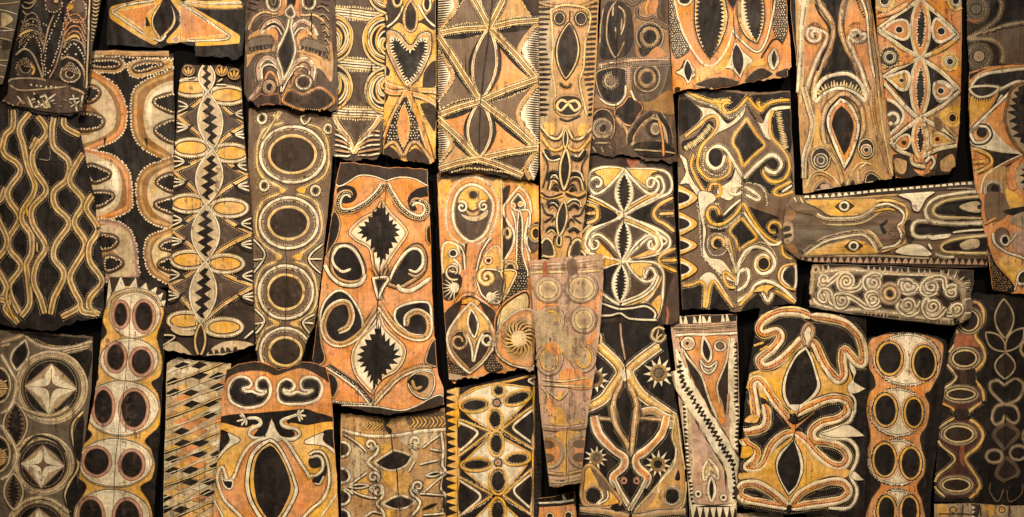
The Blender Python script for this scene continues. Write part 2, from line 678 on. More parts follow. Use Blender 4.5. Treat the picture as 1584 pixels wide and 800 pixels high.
def P(label, outline, base='b', z=1, curl=8, wear=1, rag=(2.0, 2.0), ang=0, name='bark_painting', bend=0.0, category='painting'):
    """a painted sago spathe: a curled sheet of bark with torn ends, hung on a mount behind it"""
    global CUR
    V(); M()
    CUR = Panel()
    CUR.wear = wear
    CUR.stitch = {'k': 'h', 'd': 'p', 'a': 'p', 'b': 'u', 'g': 'p'}.get(base, 'd')
    CUR.h = 0.0
    CUR.under = 'd'
    pc = np.array([p for p, _ in parse(outline)], float)
    CUR.c = (pc.min(0) + pc.max(0)) / 2
    a = math.radians(ang)
    CUR.ca, CUR.sa = math.cos(a), math.sin(a)
    # ragged outline
    out = []
    n = len(pc)
    axis = np.array([-math.sin(a), -math.cos(a)])
    for i in range(n):
        p, q = pc[i], pc[(i + 1) % n]
        d = q - p; L = np.linalg.norm(d)
        nn = np.array([-d[1], d[0]]) / (L + 1e-9)
        across = abs(np.dot(d / (L + 1e-9), axis)) < 0.75
        amp = 0.7
        if across:
            top = np.dot((p + q) / 2 - CUR.c, axis) > 0
            amp = rag[0] if top else rag[1]
        k = max(2, int(L / (2.6 if across else 5.0)))
        w = wob(k, amp * .7, 6) + wob(k, amp * .35, 2)
        if across and amp > 1:
            for _ in range(int(L / 45)):
                jn = RNG.randrange(1, max(2, k)); w[min(jn, k - 1)] += RNG.uniform(-1, 1) * amp * 1.3
        for j in range(k):
            e = 0.0 if j == 0 else 1.0
            out.append(p + d * j / k + nn * w[j] * e)
    CUR.out = np.array(out)
    ctr = CUR.out.mean(0)
    nr = normals(CUR.out, True)
    area = 0.5 * np.sum(CUR.out[:, 0] * np.roll(CUR.out[:, 1], -1) - np.roll(CUR.out[:, 0], -1) * CUR.out[:, 1])
    CUR.outs = CUR.out + nr * (0.7 if area > 0 else -0.7)
    U = loc_uv(CUR.out)
    hw = np.abs(U[:, 0]).max(); hl = np.abs(U[:, 1]).max()
    off = RNG.uniform(-.15, .15); ph = RNG.uniform(0, 6.28); ph2 = RNG.uniform(0, 6.28)
    c1 = curl * 0.0021; c2 = 0.0018; c3 = bend * 0.001 + RNG.uniform(-.002, .002)
    fu = lambda u: c1 * (1 - abs(u / hw - off) ** 2.4 * 0.8) + c2 * math.sin(u / hw * 7 + ph)
    gv = lambda v: c3 * (v / hl) ** 2 + 0.0025 * math.sin(v / hl * 4 + ph2)
    CUR.ku = list(np.linspace(-hw * 1.02, hw * 1.02, 19))
    CUR.kv = list(np.linspace(-hl * 1.02, hl * 1.02, 17))
    fk = np.array([fu(u) for u in CUR.ku]); gk = np.array([gv(v) for v in CUR.kv])
    fs = np.gradient(fk, (CUR.ku[1] - CUR.ku[0]) * PX); gs = np.gradient(gk, (CUR.kv[1] - CUR.kv[0]) * PX)
    u0, du = CUR.ku[0], CUR.ku[1] - CUR.ku[0]
    v0, dv = CUR.kv[0], CUR.kv[1] - CUR.kv[0]
    CUR.u0, CUR.du, CUR.v0, CUR.dv = u0, du, v0, dv
    ku, kv = np.array(CUR.ku), np.array(CUR.kv)
    def height(u, v):
        return np.interp(u, ku, fk) + np.interp(v, kv, gk), np.interp(u, ku, fs), np.interp(v, kv, gs)
    CUR.height = height
    # the sheet itself: painted face, torn rim, back
    ms = Mesh()
    r = delaunay_2d_cdt([Vector(p) for p in CUR.out], [], [list(range(len(CUR.out)))], 1, 1e-4)
    UU = loc_uv(np.array([tuple(v) for v in r[0]]))
    for f in r[2]:
        ms.poly([(UU[i][0], UU[i][1], 0., 0.) for i in f], base, 0.0)
    ms.finish()
    nf = len(ms.f)
    tk = 3.5
    edge = ms.slot('a' if base != 'k' else 'd')
    rim = []
    for u in U:
        z0 = float(height(u[0], u[1])[0])
        i0 = len(ms.v)
        t = Vector((u[0], u[1], 0)).normalized()
        ms.v += [(u[0] * PX, u[1] * PX, z0), (u[0] * PX, u[1] * PX, z0 - tk * .001)]
        ms.n += [t, t]
        rim.append(i0)
    ccw = np.sum(U[:, 0] * np.roll(U[:, 1], -1) - np.roll(U[:, 0], -1) * U[:, 1]) > 0
    for i in range(len(rim)):
        a0, b0 = rim[i], rim[(i + 1) % len(rim)]
        q = [a0, a0 + 1, b0 + 1, b0] if ccw else [b0, b0 + 1, a0 + 1, a0]
        ms.f.append(q); ms.m.append(edge)
    for f in list(ms.f[:nf]):
        g = []
        for i in reversed(f):
            g.append(len(ms.v)); x, y, zz = ms.v[i]
            ms.v.append((x, y, zz - tk * .001)); ms.n.append([-w for w in ms.n[i]])
        ms.f.append(g); ms.m.append(edge)
    o = ms.build(name, None, wear, True)
    X = (CUR.c[0] - 792) * PX; Z = (400 - CUR.c[1]) * PX
    # panel frame: across -> wall x, along -> wall up, outward -> towards the viewer
    Mx = Matrix(((CUR.ca, -CUR.sa, 0), (0, 0, -1), (CUR.sa, CUR.ca, 0))).to_4x4()
    lev = WALL_Y - (0.004 + 0.0155 * z)
    o.matrix_world = Matrix.Translation((X, lev, Z)) @ Mx
    o['label'] = label; o['category'] = category
    o['group'] = 'painted bark panels hung on the dark wall'
    CUR.obj = o
    # wooden mount between the sheet and the wall
    zc = float(height(0, 0)[0]) - 0.0035
    bu, bv = hw * PX * .45, min(hl * PX * .3, .1)
    back = -(WALL_Y - lev)
    vs = [(sx * bu, sy * bv, zz) for zz in (back, zc - 0.002) for sx, sy in ((-1, -1), (1, -1), (1, 1), (-1, 1))]
    me = bpy.data.meshes.new('mount')
    me.from_pydata(vs, [], [(3, 2, 1, 0), (4, 5, 6, 7), (0, 1, 5, 4), (1, 2, 6, 5), (2, 3, 7, 6), (3, 0, 4, 7)])
    me.materials.append(WOOD)
    mo = bpy.data.objects.new('mount', me); COL.objects.link(mo); mo.parent = o
    return o

WALL_Y = 0.042
WOOD = plain('dark_wood', (0.03, 0.022, 0.016))

def wall():
    me = bpy.data.meshes.new('wall')
    w, h, t = 3.2, 2.2, 0.05
    vs = [(x, y, z) for y in (WALL_Y, WALL_Y + t) for x, z in ((-w, -h), (w, -h), (w, h), (-w, h))]
    me.from_pydata(vs, [], [(0, 1, 2, 3), (7, 6, 5, 4), (1, 0, 4, 5), (2, 1, 5, 6), (3, 2, 6, 7), (0, 3, 7, 4)])
    me.materials.append(plain('black_cloth_wall', (0.0025, 0.0021, 0.0019)))
    o = bpy.data.objects.new('wall', me); COL.objects.link(o)
    o['kind'] = 'structure'; o['label'] = 'matt black wall behind the painted panels'
wall()
# ================================================================== panels, first third
# sliver at the corner
P('narrow grey brown striped panel beside the dark dotted panel with cross hatching', '-60 -60 30 -60 27 0 14 66 0 128 -60 150', 'g', 0, 5)
for i, y in enumerate((4, 14, 40, 46, 58, 72, 92, 100, 118)):
    B('w1.6' if i % 2 else 'p2', '-40 %d 0 %d 30 %d' % (y - 6, y, y + (8 if i % 3 else -4)))
F('u', '0 18 16 28 0 40', n='painted_triangle'); F('d', '0 60 18 70 0 76', n='painted_triangle')

# dark dotted panel
P('dark panel with white dot rows, spiked centre and cross hatched hem', '40 -60 166 -60 158 0 148 60 141 110 134 150 130 177 90 181 50 173 0 161 13 147 16 125 30 50 38 0', 'k', 3, 8, 1, (2, 3))
V(0, 0, 4.444)
F('k', '395 110 360 220 320 360 315 520! 350 520 400 380 440 220 470 110', n='central_spike')
B('w1.2/5', '432 90 375 220 330 350 322 430 322 520'); B('w1.4/4.6', '470 110 455 180 425 300 395 400 345 510')
B('m2', '385 110 345 210 325 300 305 400 310 540'); B('m2', '478 130 450 280 400 450 350 545')
F('k', '120 390 150 310 230 240 300 300 310 400 290 520 240 400 180 350', n='arch_motif')
B('k8 y3 u3^3', '150 300 190 250 240 222 290 250 312 310', n='arch_motif')
B('w1.1/4.5', '180 330 240 260 285 310 300 390 300 440'); B('w1.1/5', '245 160 300 165 350 200')
B('h2.5', '120 385 180 345 240 380 280 470 305 545', n='arch_motif')
E('a', 185, 475, 62, 66, b='u1/5', n='ring_motif'); E('k', 190, 470, 38, 40, b='h1.5', n='ring_motif'); B('y3', '225 440 250 480 235 520')
F('k', '450 380 480 290 540 265 590 320 600 430 560 380 500 360', n='arch_motif')
B('k8 y3 u3^3', '455 330 480 275 530 250 560 275', n='arch_motif')
B('w1.4/4.6', '445 380 480 340 520 310 560 340 590 400 600 450'); B('h2.2', '450 340 470 300 520 280 580 310 605 400', n='arch_motif')
B('w1.6/5', '440 400 480 385 540 380'); B('m3 w1/4', '430 420 480 400 550 430 590 500 605 620', n='arch_motif')
E('a', 495, 515, 66, 56, b='h2 w1/5', n='ring_motif'); E('k', 495, 515, 30, 26, b='u1.4', n='ring_motif')
E('a', 385, 30, 60, 64, b='h1/5 w1.1/6', n='rosette'); E('u', 400, 15, 22, 16, b='k2', n='rosette')
E('a', 545, 85, 66, 78, b='r3 w1.4/5', n='rosette'); E('b', 550, 50, 46, 50, n='rosette'); SUN('y', 497, 58, 14, 28, 8)
B('k6 h2.6 w1', '628 -60 622 150 618 330 610 480 606 600', n='edge_stripe')
for i in range(13):
    B('u1.8', '%d %d %d %d %d %d' % (650 - i, i * 25 - 20, 672 - i, i * 25 - 8, 695 - i * 2, i * 25 - 22), n='crescent')
BB('h1.8', '165 40 185 65 230 60 270 10', '170 80 200 110 240 90', '165 150 190 180 220 165', '180 20 230 30 290 -20', n='crescent')
for k in range(4):
    B('a3 h1/3.6', '%d %d %d %d %d %d %d %d' % (150 + k * 4, 330 - k * 34, 200, 235 - k * 38, 270 - k * 4, 225 - k * 40, 318 - k * 8, 300 - k * 40), n='arch_motif')
    B('r2.4 u1/4', '%d %d %d %d %d %d %d %d' % (455, 300 - k * 40, 500, 235 - k * 40, 560, 235 - k * 40, 602, 330 - k * 44), n='arch_motif')
    B('a3 h1/3.4', '%d %d %d %d %d %d' % (130 + k * 14, 470 - k * 6, 180, 410 + k * 16, 240 - k * 8, 470), n='arch_motif')
    B('a3 p1/3.4', '%d %d %d %d %d %d' % (440 + k * 10, 500 - k * 6, 500, 440 + k * 18, 560 - k * 8, 510), n='arch_motif')
B('y3 u2^3', '150 255 190 230 240 215'); B('y3 u2^3', '470 290 510 262 545 258'); B('y3', '225 440 245 480')
F('a', '75 560 250 545 420 565 600 650 590 760 400 780 200 745 40 700', n='hem')
B('h2.5', '70 570 90 550 250 545 330 560', n='hem_line'); B('h2.5', '80 590 150 625 300 620 480 600', n='hem_line'); B('h3', '500 610 560 630 600 655', n='hem_line')
B('w1.7/7', '235 592 300 598 400 602')
BB('w2.4', '245 640 300 745', '320 650 360 745', '205 670 240 745', '130 665 180 720', '230 695 320 665', '250 745 390 690', '330 700 400 650', '515 655 545 770', '490 690 560 680', '500 740 560 700', '580 660 570 740', n='hatching')
F('u', '315 705 345 700 350 745 315 745', n='hatching'); F('k', '250 660 280 650 290 680 265 700', n='hatching')
for i in range(16):
    B('h1.6', '%d %d %d %d' % (20 + i * 36, 690 + (i % 4) * 14, 44 + i * 36, 700 + (i % 3) * 20), n='hatching')

# waves
P('black panel covered in wavy yellow bands and pointed ovals', '-60 150 0 160 118 168 124 200 132 240 145 300 153 370 162 425 160 480 157 492 118 497 80 512 40 509 0 502 -60 500', 'k', 2, 9, 0, (2, 3))
V(0, 150, 4)
WV = 'a10.5 c8.6 t7 u2@2.6 u1.8@-2.6 k2 y1 k0.5/2.4'
for s in ('20 250 30 350 110 410 130 470 60 570 60 640 125 750 60 870 65 950 135 1050 60 1180 130 1340',
          '-40 560 0 640 40 560', '-30 720 40 860 40 930 -20 1010', '-30 1040 45 1180 0 1260', '-20 1250 60 1270 40 1310 120 1400',
          '195 100 128 195 155 310 180 430 220 530 215 600 150 700 145 770 200 860 200 970 170 1040 185 1160 190 1280 140 1360',
          '240 120 298 220 215 345 222 450 292 580 205 690 212 790 290 930 235 1030 215 1140 260 1250 285 1340',
          '240 255 200 330', '90 80 85 190 40 240 20 330',
          '345 110 330 200 340 310 430 400 418 510 340 590 350 680 432 780 350 910 340 1000 402 1100 340 1250 320 1345',
          '402 130 412 190 500 240', '520 350 450 470 442 540 520 650 464 780 530 920 440 1100 460 1190 500 1290 385 1362',
          '580 600 538 690 606 815 555 920 560 1020 632 1140 558 1250 565 1320 622 1342', '500 1290 520 1330 600 1345'):
    B(WV, s, n='wavy_band')
B('y2', '235 900 240 960'); B('y3', '170 680 180 740'); B('y3', '55 1180 50 1260 100 1380', n='wavy_band'); B('h1', '255 385 315 390 315 310')
CRACK('310 100 320 500 300 900 310 1380', 0.8)

# glossy black panel with orange lobes
P('black panel with orange and cream lobes edged by white dots', '118 82 200 80 266 82 268 200 268 330 265 445 200 446 150 442 118 300', 'k', 1, 6, 0, (1, 1))
V(120, 60, 4)
B('d9 t7', '60 92 200 84 330 92 590 88', n='top_band'); B('w1.5/5.5', '60 108 300 112 580 122')
def lobe(col, outer, inner, holes, ic='w'):
    with G():
        F(col, outer, 'w1.5/4.6', n='lobe')
        F({'c': 't', 'e': 'o', 'f': 'm', 't': 'y'}[col], inset(outer, 5), n='lobe_band'); F('c', inset(outer, 9.5), n='lobe_band')  # nested pigment bands, brown to gold, with a golden sheen put into the colour
    for k, h in enumerate(inner): F(('p', ic)[k % 2] if len(inner) > 1 else ic, h, n='lobe_highlight')  # pale inner paint that also carries the bright sheen as colour
    for h in holes:
        with G():
            F('a', h, 'a10 c4', n='lobe_opening'); F('k', h, 'w1.3/4.4', n='opening_hollow')
lobe('t', '60 112 180 112 260 125 292 155 255 205 150 208 60 195', ['60 172 200 178 270 155 240 195 120 200'], ['60 145 180 132 235 138 255 155 215 170 100 165'], 't')
lobe('t', '590 130 400 122 310 155 315 215 360 240 430 225 590 165', ['370 215 330 195 330 165 400 200 590 150 430 215'], ['345 182 370 162 430 152 515 152 450 175 370 196'], 't')
lobe('e', '-40 700 150 665 265 600 302 500 290 390 235 290 130 215 60 200 -40 300', ['-40 650 60 640 190 580 236 500 215 380 150 290 80 250 60 380 130 460 170 500 140 550', '-30 600 40 640 150 590 220 520 205 430 160 380 190 480 170 560 100 590'], ['0 470 110 475 148 510 115 548 0 552', '60 300 110 310 122 335 90 372 50 380'], 'p')
lobe('c', '660 195 500 215 380 275 335 330 325 430 332 560 370 650 480 725 660 760', ['600 265 480 295 420 360 402 480 430 600 520 670 600 700 600 450', '600 280 500 310 440 370 420 470 450 540 460 400 520 350 600 340'], ['600 348 520 356 470 385 520 425 600 442', '600 512 520 530 480 562 520 605 600 632'], 'w')
V(120, 250, 4)
lobe('e', '20 -60 120 -66 220 -40 300 30 332 120 340 220 325 300 220 350 130 372 20 380', ['20 -30 150 -20 240 30 272 150 240 280 130 335 20 340', '90 10 180 0 240 60 250 180 215 270 130 310 180 240 230 200 190 150 200 80'], ['60 32 120 38 190 78 135 115 80 110', '90 205 150 195 215 210 165 255 100 272'], 'w')
lobe('f', '100 380 220 362 320 415 362 520 372 640 360 720 100 720', ['120 410 240 400 320 460 345 600 330 700 190 700 280 620 220 560', '180 420 260 430 310 500 320 600 270 560 260 480'], ['130 462 200 465 238 490 200 530 140 535', '170 598 240 605 268 630 220 662 170 668'], 'p')
lobe('c', '660 -10 480 5 390 66 360 150 370 270 420 360 520 410 660 415', ['600 30 500 60 440 120 430 220 470 310 560 370 600 380 600 200', '600 40 520 60 470 110 460 200 480 180 500 100 600 75'], ['600 88 530 95 490 130 540 165 600 175', '600 232 530 244 480 268 540 300 600 315'], 'y')
lobe('c', '660 415 500 432 430 470 405 540 412 620 450 700 560 762 660 775', ['600 450 510 470 460 540 465 620 520 690 600 720 600 580'], ['600 490 540 503 510 530 560 545 600 548', '600 602 540 613 500 640 550 668 600 680'], 'u')
B('m1.4', '165 465 190 465')

# top: orange diamonds and black eye
P('black panel with torn hem, orange triangles and a pointed black eye', '166 -60 384 -60 380 0 374 84 366 92 359 93 352 87 340 89 330 87 301 86 300 70 276 66 255 70 250 74 225 72 200 70 163 68 164 30', 'k', 1, 6, 0, (1, 1.2))
V(150, 0, 6.6)
F('y', '105 110! 130 60 300 15 640 -30 660 200 610 440 490 418 130 190', 'd1', n='triangle_border')
B('w2.6 k0.6/3', '480 350 130 110! 170 90 300 40 590 0', n='triangle_line')
F('o', '190 110! 590 40 520 120 485 200 470 300!', 'w1/3', n='orange_triangle')
F('y', '740 -20 870 10 1440 345 1450 440! 1300 455 1000 468 990 430 850 430 700 420 850 200', 'd1', n='triangle_border')
B('w2.6 k0.6/3', '830 20 1000 120 1350 370! 1300 395 1000 415 880 410', n='triangle_line')
F('o', '850 60 1000 150 1310 350! 1100 370 900 400 860 380!', 'w1/3', n='orange_triangle')
with G():
    F('w', '700 -40! 560 150 555 270 630 410! 780 260 785 120', 'd1 y3@-3', n='eye_motif')
    F('k', '700 -40! 575 160 570 260 640 380! 760 240 770 110', n='pupil')
B('w3', '700 350 640 410 560 385', n='eye_line'); E('m', 800, 400, 36, 34, b='w1', n='painted_spot')
B('y9 w3.5 k0.8/3', '880 25 950 25 1100 40 1470 20', n='upper_band'); B('y5', '960 45 1200 68 1480 60', n='upper_band')
CRACK('720 0 690 150 640 400', 1.2)

# leaf column with zigzags
P('tall brown panel with zigzag filled leaves and yellow petals down the middle', '286 99 340 102 371 107 374 140 377 200 383 260 389 330 392 420 393 534 360 546 318 552 285 546 250 540 257 480 264 420 268 330 270 250 276 150 280 110', 'd', 2, 8, 1, (1.5, 2))
NO = [(322, 143), (331, 232), (320, 317), (319, 405), (312, 500)]
AL = [(275, 181), (270, 266), (266, 357), (262, 441)]
AR = [(381, 192), (385, 272), (390, 362), (392, 443)]
PT = [((297, 136), (353, 148)), ((296, 229), (358, 237)), ((292, 315), (357, 322)), ((293, 402), (350, 408)), ((288, 496), (349, 506))]
for i in range(4):
    a, b = NO[i], NO[i + 1]
    F('a', '%d %d! %d %d! %d %d! %d %d!' % (a + AL[i] + b + AR[i]), n='diamond_field')
    for S in (AL[i], AR[i]):
        for P0, P1 in ((a, S), (S, b)):
            mx, my = (P0[0] + P1[0]) / 2 * .9 + (a[0] + b[0]) / 2 * .1, (P0[1] + P1[1]) / 2 * .93 + (a[1] + b[1]) / 2 * .07
            B('k6.4 t4.6 u1.4@-1.2 y1.4@1.2', [P0, (mx, my), P1], n='diamond_border')
        sg = 1 if S[0] < 320 else -1
        for dy in (-16, 16):
            x, y = S[0], S[1] + dy
            F('k', [(x - 2 * sg, y - 9), (x + 16 * sg, y - 2), (x + 26 * sg, y - dy * .3), (x + 14 * sg, y + 8), (x - 2 * sg, y + 12)], n='dark_notch')
            B('w2', [(x - 3 * sg, y - 7 if dy > 0 else y - 10), (x + 16 * sg, y), (x - 3 * sg, y + 10 if dy < 0 else y + 8)], n='chevron')
            B('w1.8', [(x - 2 * sg, y), (x + 15 * sg, y)], n='chevron')
for (l, r), nn in zip(PT, NO):
    for q in (l, r):
        with G():
            cx, cy = (q[0] * .94 + nn[0] * .06, q[1])
            F('k', ell(cx, cy, 31, 16), 'u1.8^2.8', n='petal')
            F('p', ell(cx, cy, 29, 14), 'd1 w1.4', n='petal_rim')
            F('y', ell(cx - (1 if q is l else -1), cy, 24, 10), 'd1.6', n='petal_heart')
    E('t', nn[0], nn[1], 7, 5, b='w1.6', n='knot')
LN = [((320, 97), NO[0], 25)] + [(NO[i], NO[i + 1], w) for i, w in enumerate((38, 41, 43, 41))]
for i, (a, b, w) in enumerate(LN):
    with G():
        Lf('p', *a, *b, w, b='k3 w2.2', n='zigzag_leaf')
        nz = 5 if i else 3
        pts = []
        L0 = np.array(a, float); D = np.array(b, float) - L0
        L_, R_s = [], []
        for k in range(nz * 2 + 1):
            t = 0.1 + 0.8 * k / (nz * 2)
            hw_ = w * .32 * math.sin(math.pi * t) ** .7
            q = L0 + D * t
            L_.append((q[0] - (hw_ if k % 2 else hw_ * .1), q[1])); R_s.append((q[0] + (hw_ * .15 if k % 2 else hw_), q[1] + 2))
        Q = [(x, y) for x, y in L_] + [(x, y) for x, y in reversed(R_s)]
        F('k', ' '.join('%g %g!' % p for p in Q), n='zigzag')
Lf('d', 312, 500, 310, 552, 16, b='t3 u1.4', n='leaf_motif')
V(240, 390, 5)
for s in ('60 750 100 710 170 690 230 730 290 790', '410 780 480 720 560 690 680 690 770 720'):
    F('p', s + ' 300 800' if s[0] == '6' else s + ' 770 760 600 800 410 800', n='fan')
TEETH('d', '75 775 150 775 250 790', -7, 8); TEETH('d', '440 785 560 775 760 745', -8, 9)
F('p', '150 560 230 600 310 610 300 640 200 640 130 600', n='fan'); B('w2', '60 640 160 650 100 700 60 720', n='chevron'); B('w2.2', '690 670 760 610 790 590', n='chevron')
V(240, 90, 5)
for cx, cy in ((265, 100), (520, 100), (615, 125)):
    with G():
        F('d', ell(cx, cy, 44, 40), 't1.6', n='flower_motif')
        for q in (-1, 0, 1): Lf('y', cx + q * 8, cy + 34, cx + q * 36, cy - 26 - (q == 0) * 14, 22, b='d1', n='flower_petal')
BB('w1.6', '265 165 320 150', '480 210 560 210', '490 190 530 160', n='chevron')

# grey carved panel, top
P('grey brown panel with black hourglass figure and white arched lines', '385 -60 517 -60 518 0 521 60 523 120 524 160 521 172 500 170 470 173 450 166 425 164 398 166 384 155 379 145 380 60', 'a', 3, 9, 2, (2, 3))
V(370, 0, 4.444)
F('t', '60 460 80 420 160 360 240 350 275 330 250 200 190 200 70 260', n='ochre_field'); F('t', '400 230 500 200 560 300 640 300 640 560 560 480 440 480 400 560 330 640 300 660 420 420', n='ochre_field')
M(356, 0, 318, 640)
B('d6 t4 w1', '330 -60 320 60 260 100 170 90 100 140 70 210', n='arch_motif'); F('o', '280 0 320 0 320 90 270 110', n='orange_patch')
B('d7 m4.5 w2@2.4', '150 232 190 170 245 145 290 170 315 225', n='arch_motif')
B('w2 k2.4@-3.5', '180 225 230 190 270 200 300 250', n='arch_motif')
F('o', '190 220 240 200 275 240 265 310 240 300 235 250', n='orange_patch')
with G():
    F('g', '60 290 130 260 220 255 245 290 215 330 130 345 60 370', 'd3 h1^3.5', n='tongue_motif'); TEETH('k', '80 330 150 320 230 310', 7, 6)
B('d3 t1.6^4 t3', '60 460 110 380 200 360 270 350', n='arch_motif')
B('d8 m5.5 w2@2.6', '145 560 140 470 175 410 220 405 270 450 290 520 305 590', n='arch_motif')
B('w2.2', '165 555 165 480 200 450 250 460 280 500', n='arch_motif')
B('d2 o3', '205 600 190 540 220 500 260 540 270 600', n='arch_motif')
B('d4 m4', '75 690 140 620 180 560', n='arch_motif')
M()
with G():
    E('k', 245, 20, 48, 62, b='w2.2', n='eye_motif'); E('d', 242, 12, 26, 42, b='k2', n='pupil')
with G():
    E('k', 485, 15, 44, 56, b='w2.2', n='eye_motif'); E('d', 485, 5, 24, 38, b='k2', n='pupil')
with G():
    F('k', '350 140! 340 200 310 270 275 340 270 400 300 490 312 560! 350 490 385 400 395 340 380 260 365 200 370 140', 'w2.4', n='hourglass_figure')
    F('k', '340 -60 400 -60 385 60 345 60', n='figure_neck'); F('a', '365 45! 325 95 355 130 385 120 390 95', 'w2', n='figure_head')
with G():
    E('t', 215, 605, 48, 56, b='d2', n='eye_motif'); E('k', 215, 605, 30, 34, b='h2', n='pupil')
with G():
    E('d', 452, 573, 68, 62, n='eye_motif'); E('k', 450, 573, 50, 46, b='w2', n='pupil')
F('d', '95 700 150 655 200 665 275 655 285 725 200 720 120 740 60 700', 'r1.6', n='dark_lobe'); F('d', '305 690 355 625 450 655 560 608 655 680 640 720 560 765 440 760 330 720', 'o2', n='dark_lobe')
B('w2.2 k1@2', '300 600 300 640 340 560 380 500'); CRACK('310 560 300 660', 1)
for i in range(7):
    B('h1.6 d1.2@1.6', '%d %d %d %d %d %d' % (540 + i * 12, 60 + i * 55, 580 + i * 6, 50 + i * 55, 625, 90 + i * 55), n='edge_rung')
BB('d1.6', '60 60 120 80', '70 20 140 40', '75 -10 150 10', '560 30 620 40', '570 0 630 0', n='edge_rung')

# rings down the panel
P('grey brown panel with a column of four big dark discs ringed in yellow', '384 168 400 165 440 170 455 168 470 173 488 176 500 181 517 179 512 260 505 340 497 420 490 480 486 505 478 520 474 530 466 558 455 570 400 570 395 540 390 430 386 330 382 250', 'b', 1, 9, 1, (3, 2))
DK = [(452, 239, 36, 29), (446, 345, 31, 25), (442, 452, 28, 27), (441, 544, 25, 22)]
for s in (-1, 1):
    for k in range(4):
        cx, cy, rx, ry = DK[k]
        nx = DK[k + 1] if k < 3 else (440, 620, 24, 20)
        wy = (cy + ry + nx[1] - nx[3]) / 2
        B('d4 u3 y2^3.2', [(cx + s * 14, cy - ry - 20), (cx + s * (rx + 10), cy - ry - 8), (cx + s * (rx + 20), cy), (cx + s * (rx + 12), cy + ry + 4), (cx + s * 10, wy)], n='outer_line')
        if k < 3:
            F('y', [(cx + s * 8 - 2, wy), (cx + s * 20, wy - 6), (cx + s * 18, wy + 5)], n='barb')
for cx, cy, rx, ry in DK:
    with G():
        F('b', ell(cx, cy, rx + 14, ry + 14), 'd5 w3.6', n='disc_motif')
        R_('d1.5/3', cx, cy, rx + 9, ry + 9); R_('h1.5/3.6', cx, cy, rx + 9.5, ry + 9.5)
        E('d', cx, cy, rx, ry, b='d5 u3.8 y2^3', n='disc')
for x, y, r in ((405, 183, 7), (507, 199, 6), (408, 287, 7), (488, 295, 7)):
    with G():
        E('d', x, y, r, r * 1.1, b='w2.4', n='small_ring'); R_('h1/3.5', x, y, r + 5, r + 6)
B('d4 u3', '422 176 428 184 432 178 434 172 422 190 405 215', n='hook_motif'); B('w2.4', '472 178 465 182 470 192 477 188 480 182', n='hook_motif')
V(370, 360, 3.81)
for s in ('80 40 150 130 80 240', '78 158 145 155', '90 450 148 520 90 600', '90 540 145 530', '500 60 410 150 480 240', '495 155 415 155', '445 480 375 530 430 610', '440 535 380 530'):
    B('k6 w2.6' if len(s) > 16 else 'w2.4', s, n='ray_motif')
CRACK('270 0 280 300 260 700', .8)
# ================================================================== panels, lower left and middle
# crowned panel with ringed pairs of holes
P('tall yellow panel with paired black ovals in cream and a toothed crown', '172 430 215 428 258 452 257 520 252 590 248 680 243 740 236 860 112 860 118 780 130 700 148 620 156 560 161 500', 'k', 3, 10, 1, (2, 1))
RG = [(211, 487, 36, 33, ((190, 486, 10, 18), (225, 489, 13, 22))), (202, 556, 42, 31, ((182, 552, 13.5, 20), (221, 559, 14.5, 19))),
      (191, 630, 54, 40, ((163, 628, 14, 26), (210, 632, 19, 28))), (181, 714, 55, 35, ((153, 712, 19, 20), (207, 717, 16, 20))), (176, 797, 56, 40, ((144, 797, 18, 27), (200, 799, 19, 27)))]
body = [(168, 470), (175, 448), (210, 440), (245, 452), (254, 480), (250, 500), (244, 520), (247, 535), (252, 560), (248, 582), (236, 592), (246, 610), (250, 640), (246, 660), (227, 680), (236, 695), (241, 720), (236, 740), (220, 752), (232, 775), (238, 800), (238, 860),
        (112, 860), (118, 790), (137, 752), (122, 735), (119, 710), (128, 690), (146, 671), (131, 655), (129, 630), (135, 605), (155, 585), (150, 560), (154, 535), (168, 515), (162, 495)]
F('y', body, 'k1.2^3', n='yellow_body')
F('d', '170 432 215 430 256 454 252 476 210 444 178 452 166 480', n='crown_ground')
for a, b_, t_ in (((168, 470), (176, 450), (172, 428)), ((180, 450), (198, 446), (190, 427)), ((202, 446), (216, 446), (213, 429)), ((219, 446), (232, 450), (228, 437)), ((234, 450), (242, 456), (245, 443)), ((244, 458), (250, 464), (254, 452)), ((249, 466), (254, 474), (258, 464))):
    F('w', '%g %g! %g %g! %g %g!' % (a + b_ + t_), n='crown_tooth', jit=.2)
B('p4 u1.4 d0.7/3', '170 478 178 458 210 448 240 456 250 474', n='crown_band')
for cx, cy, rx, ry, hs in RG:
    with G():
        F('w', ell(cx, cy, rx, ry), 'd2 h2@-2.5 w2', n='ringed_pair')
        for x, y, a, b_ in hs:
            E('m', x, y, a + 4.5, b_ + 4.5, b='r1.4', n='oval_rim'); E('k', x, y, a, b_, b='r1', n='oval_hollow')
CRACK('208 432 200 560 190 640 182 720 176 850', .8)

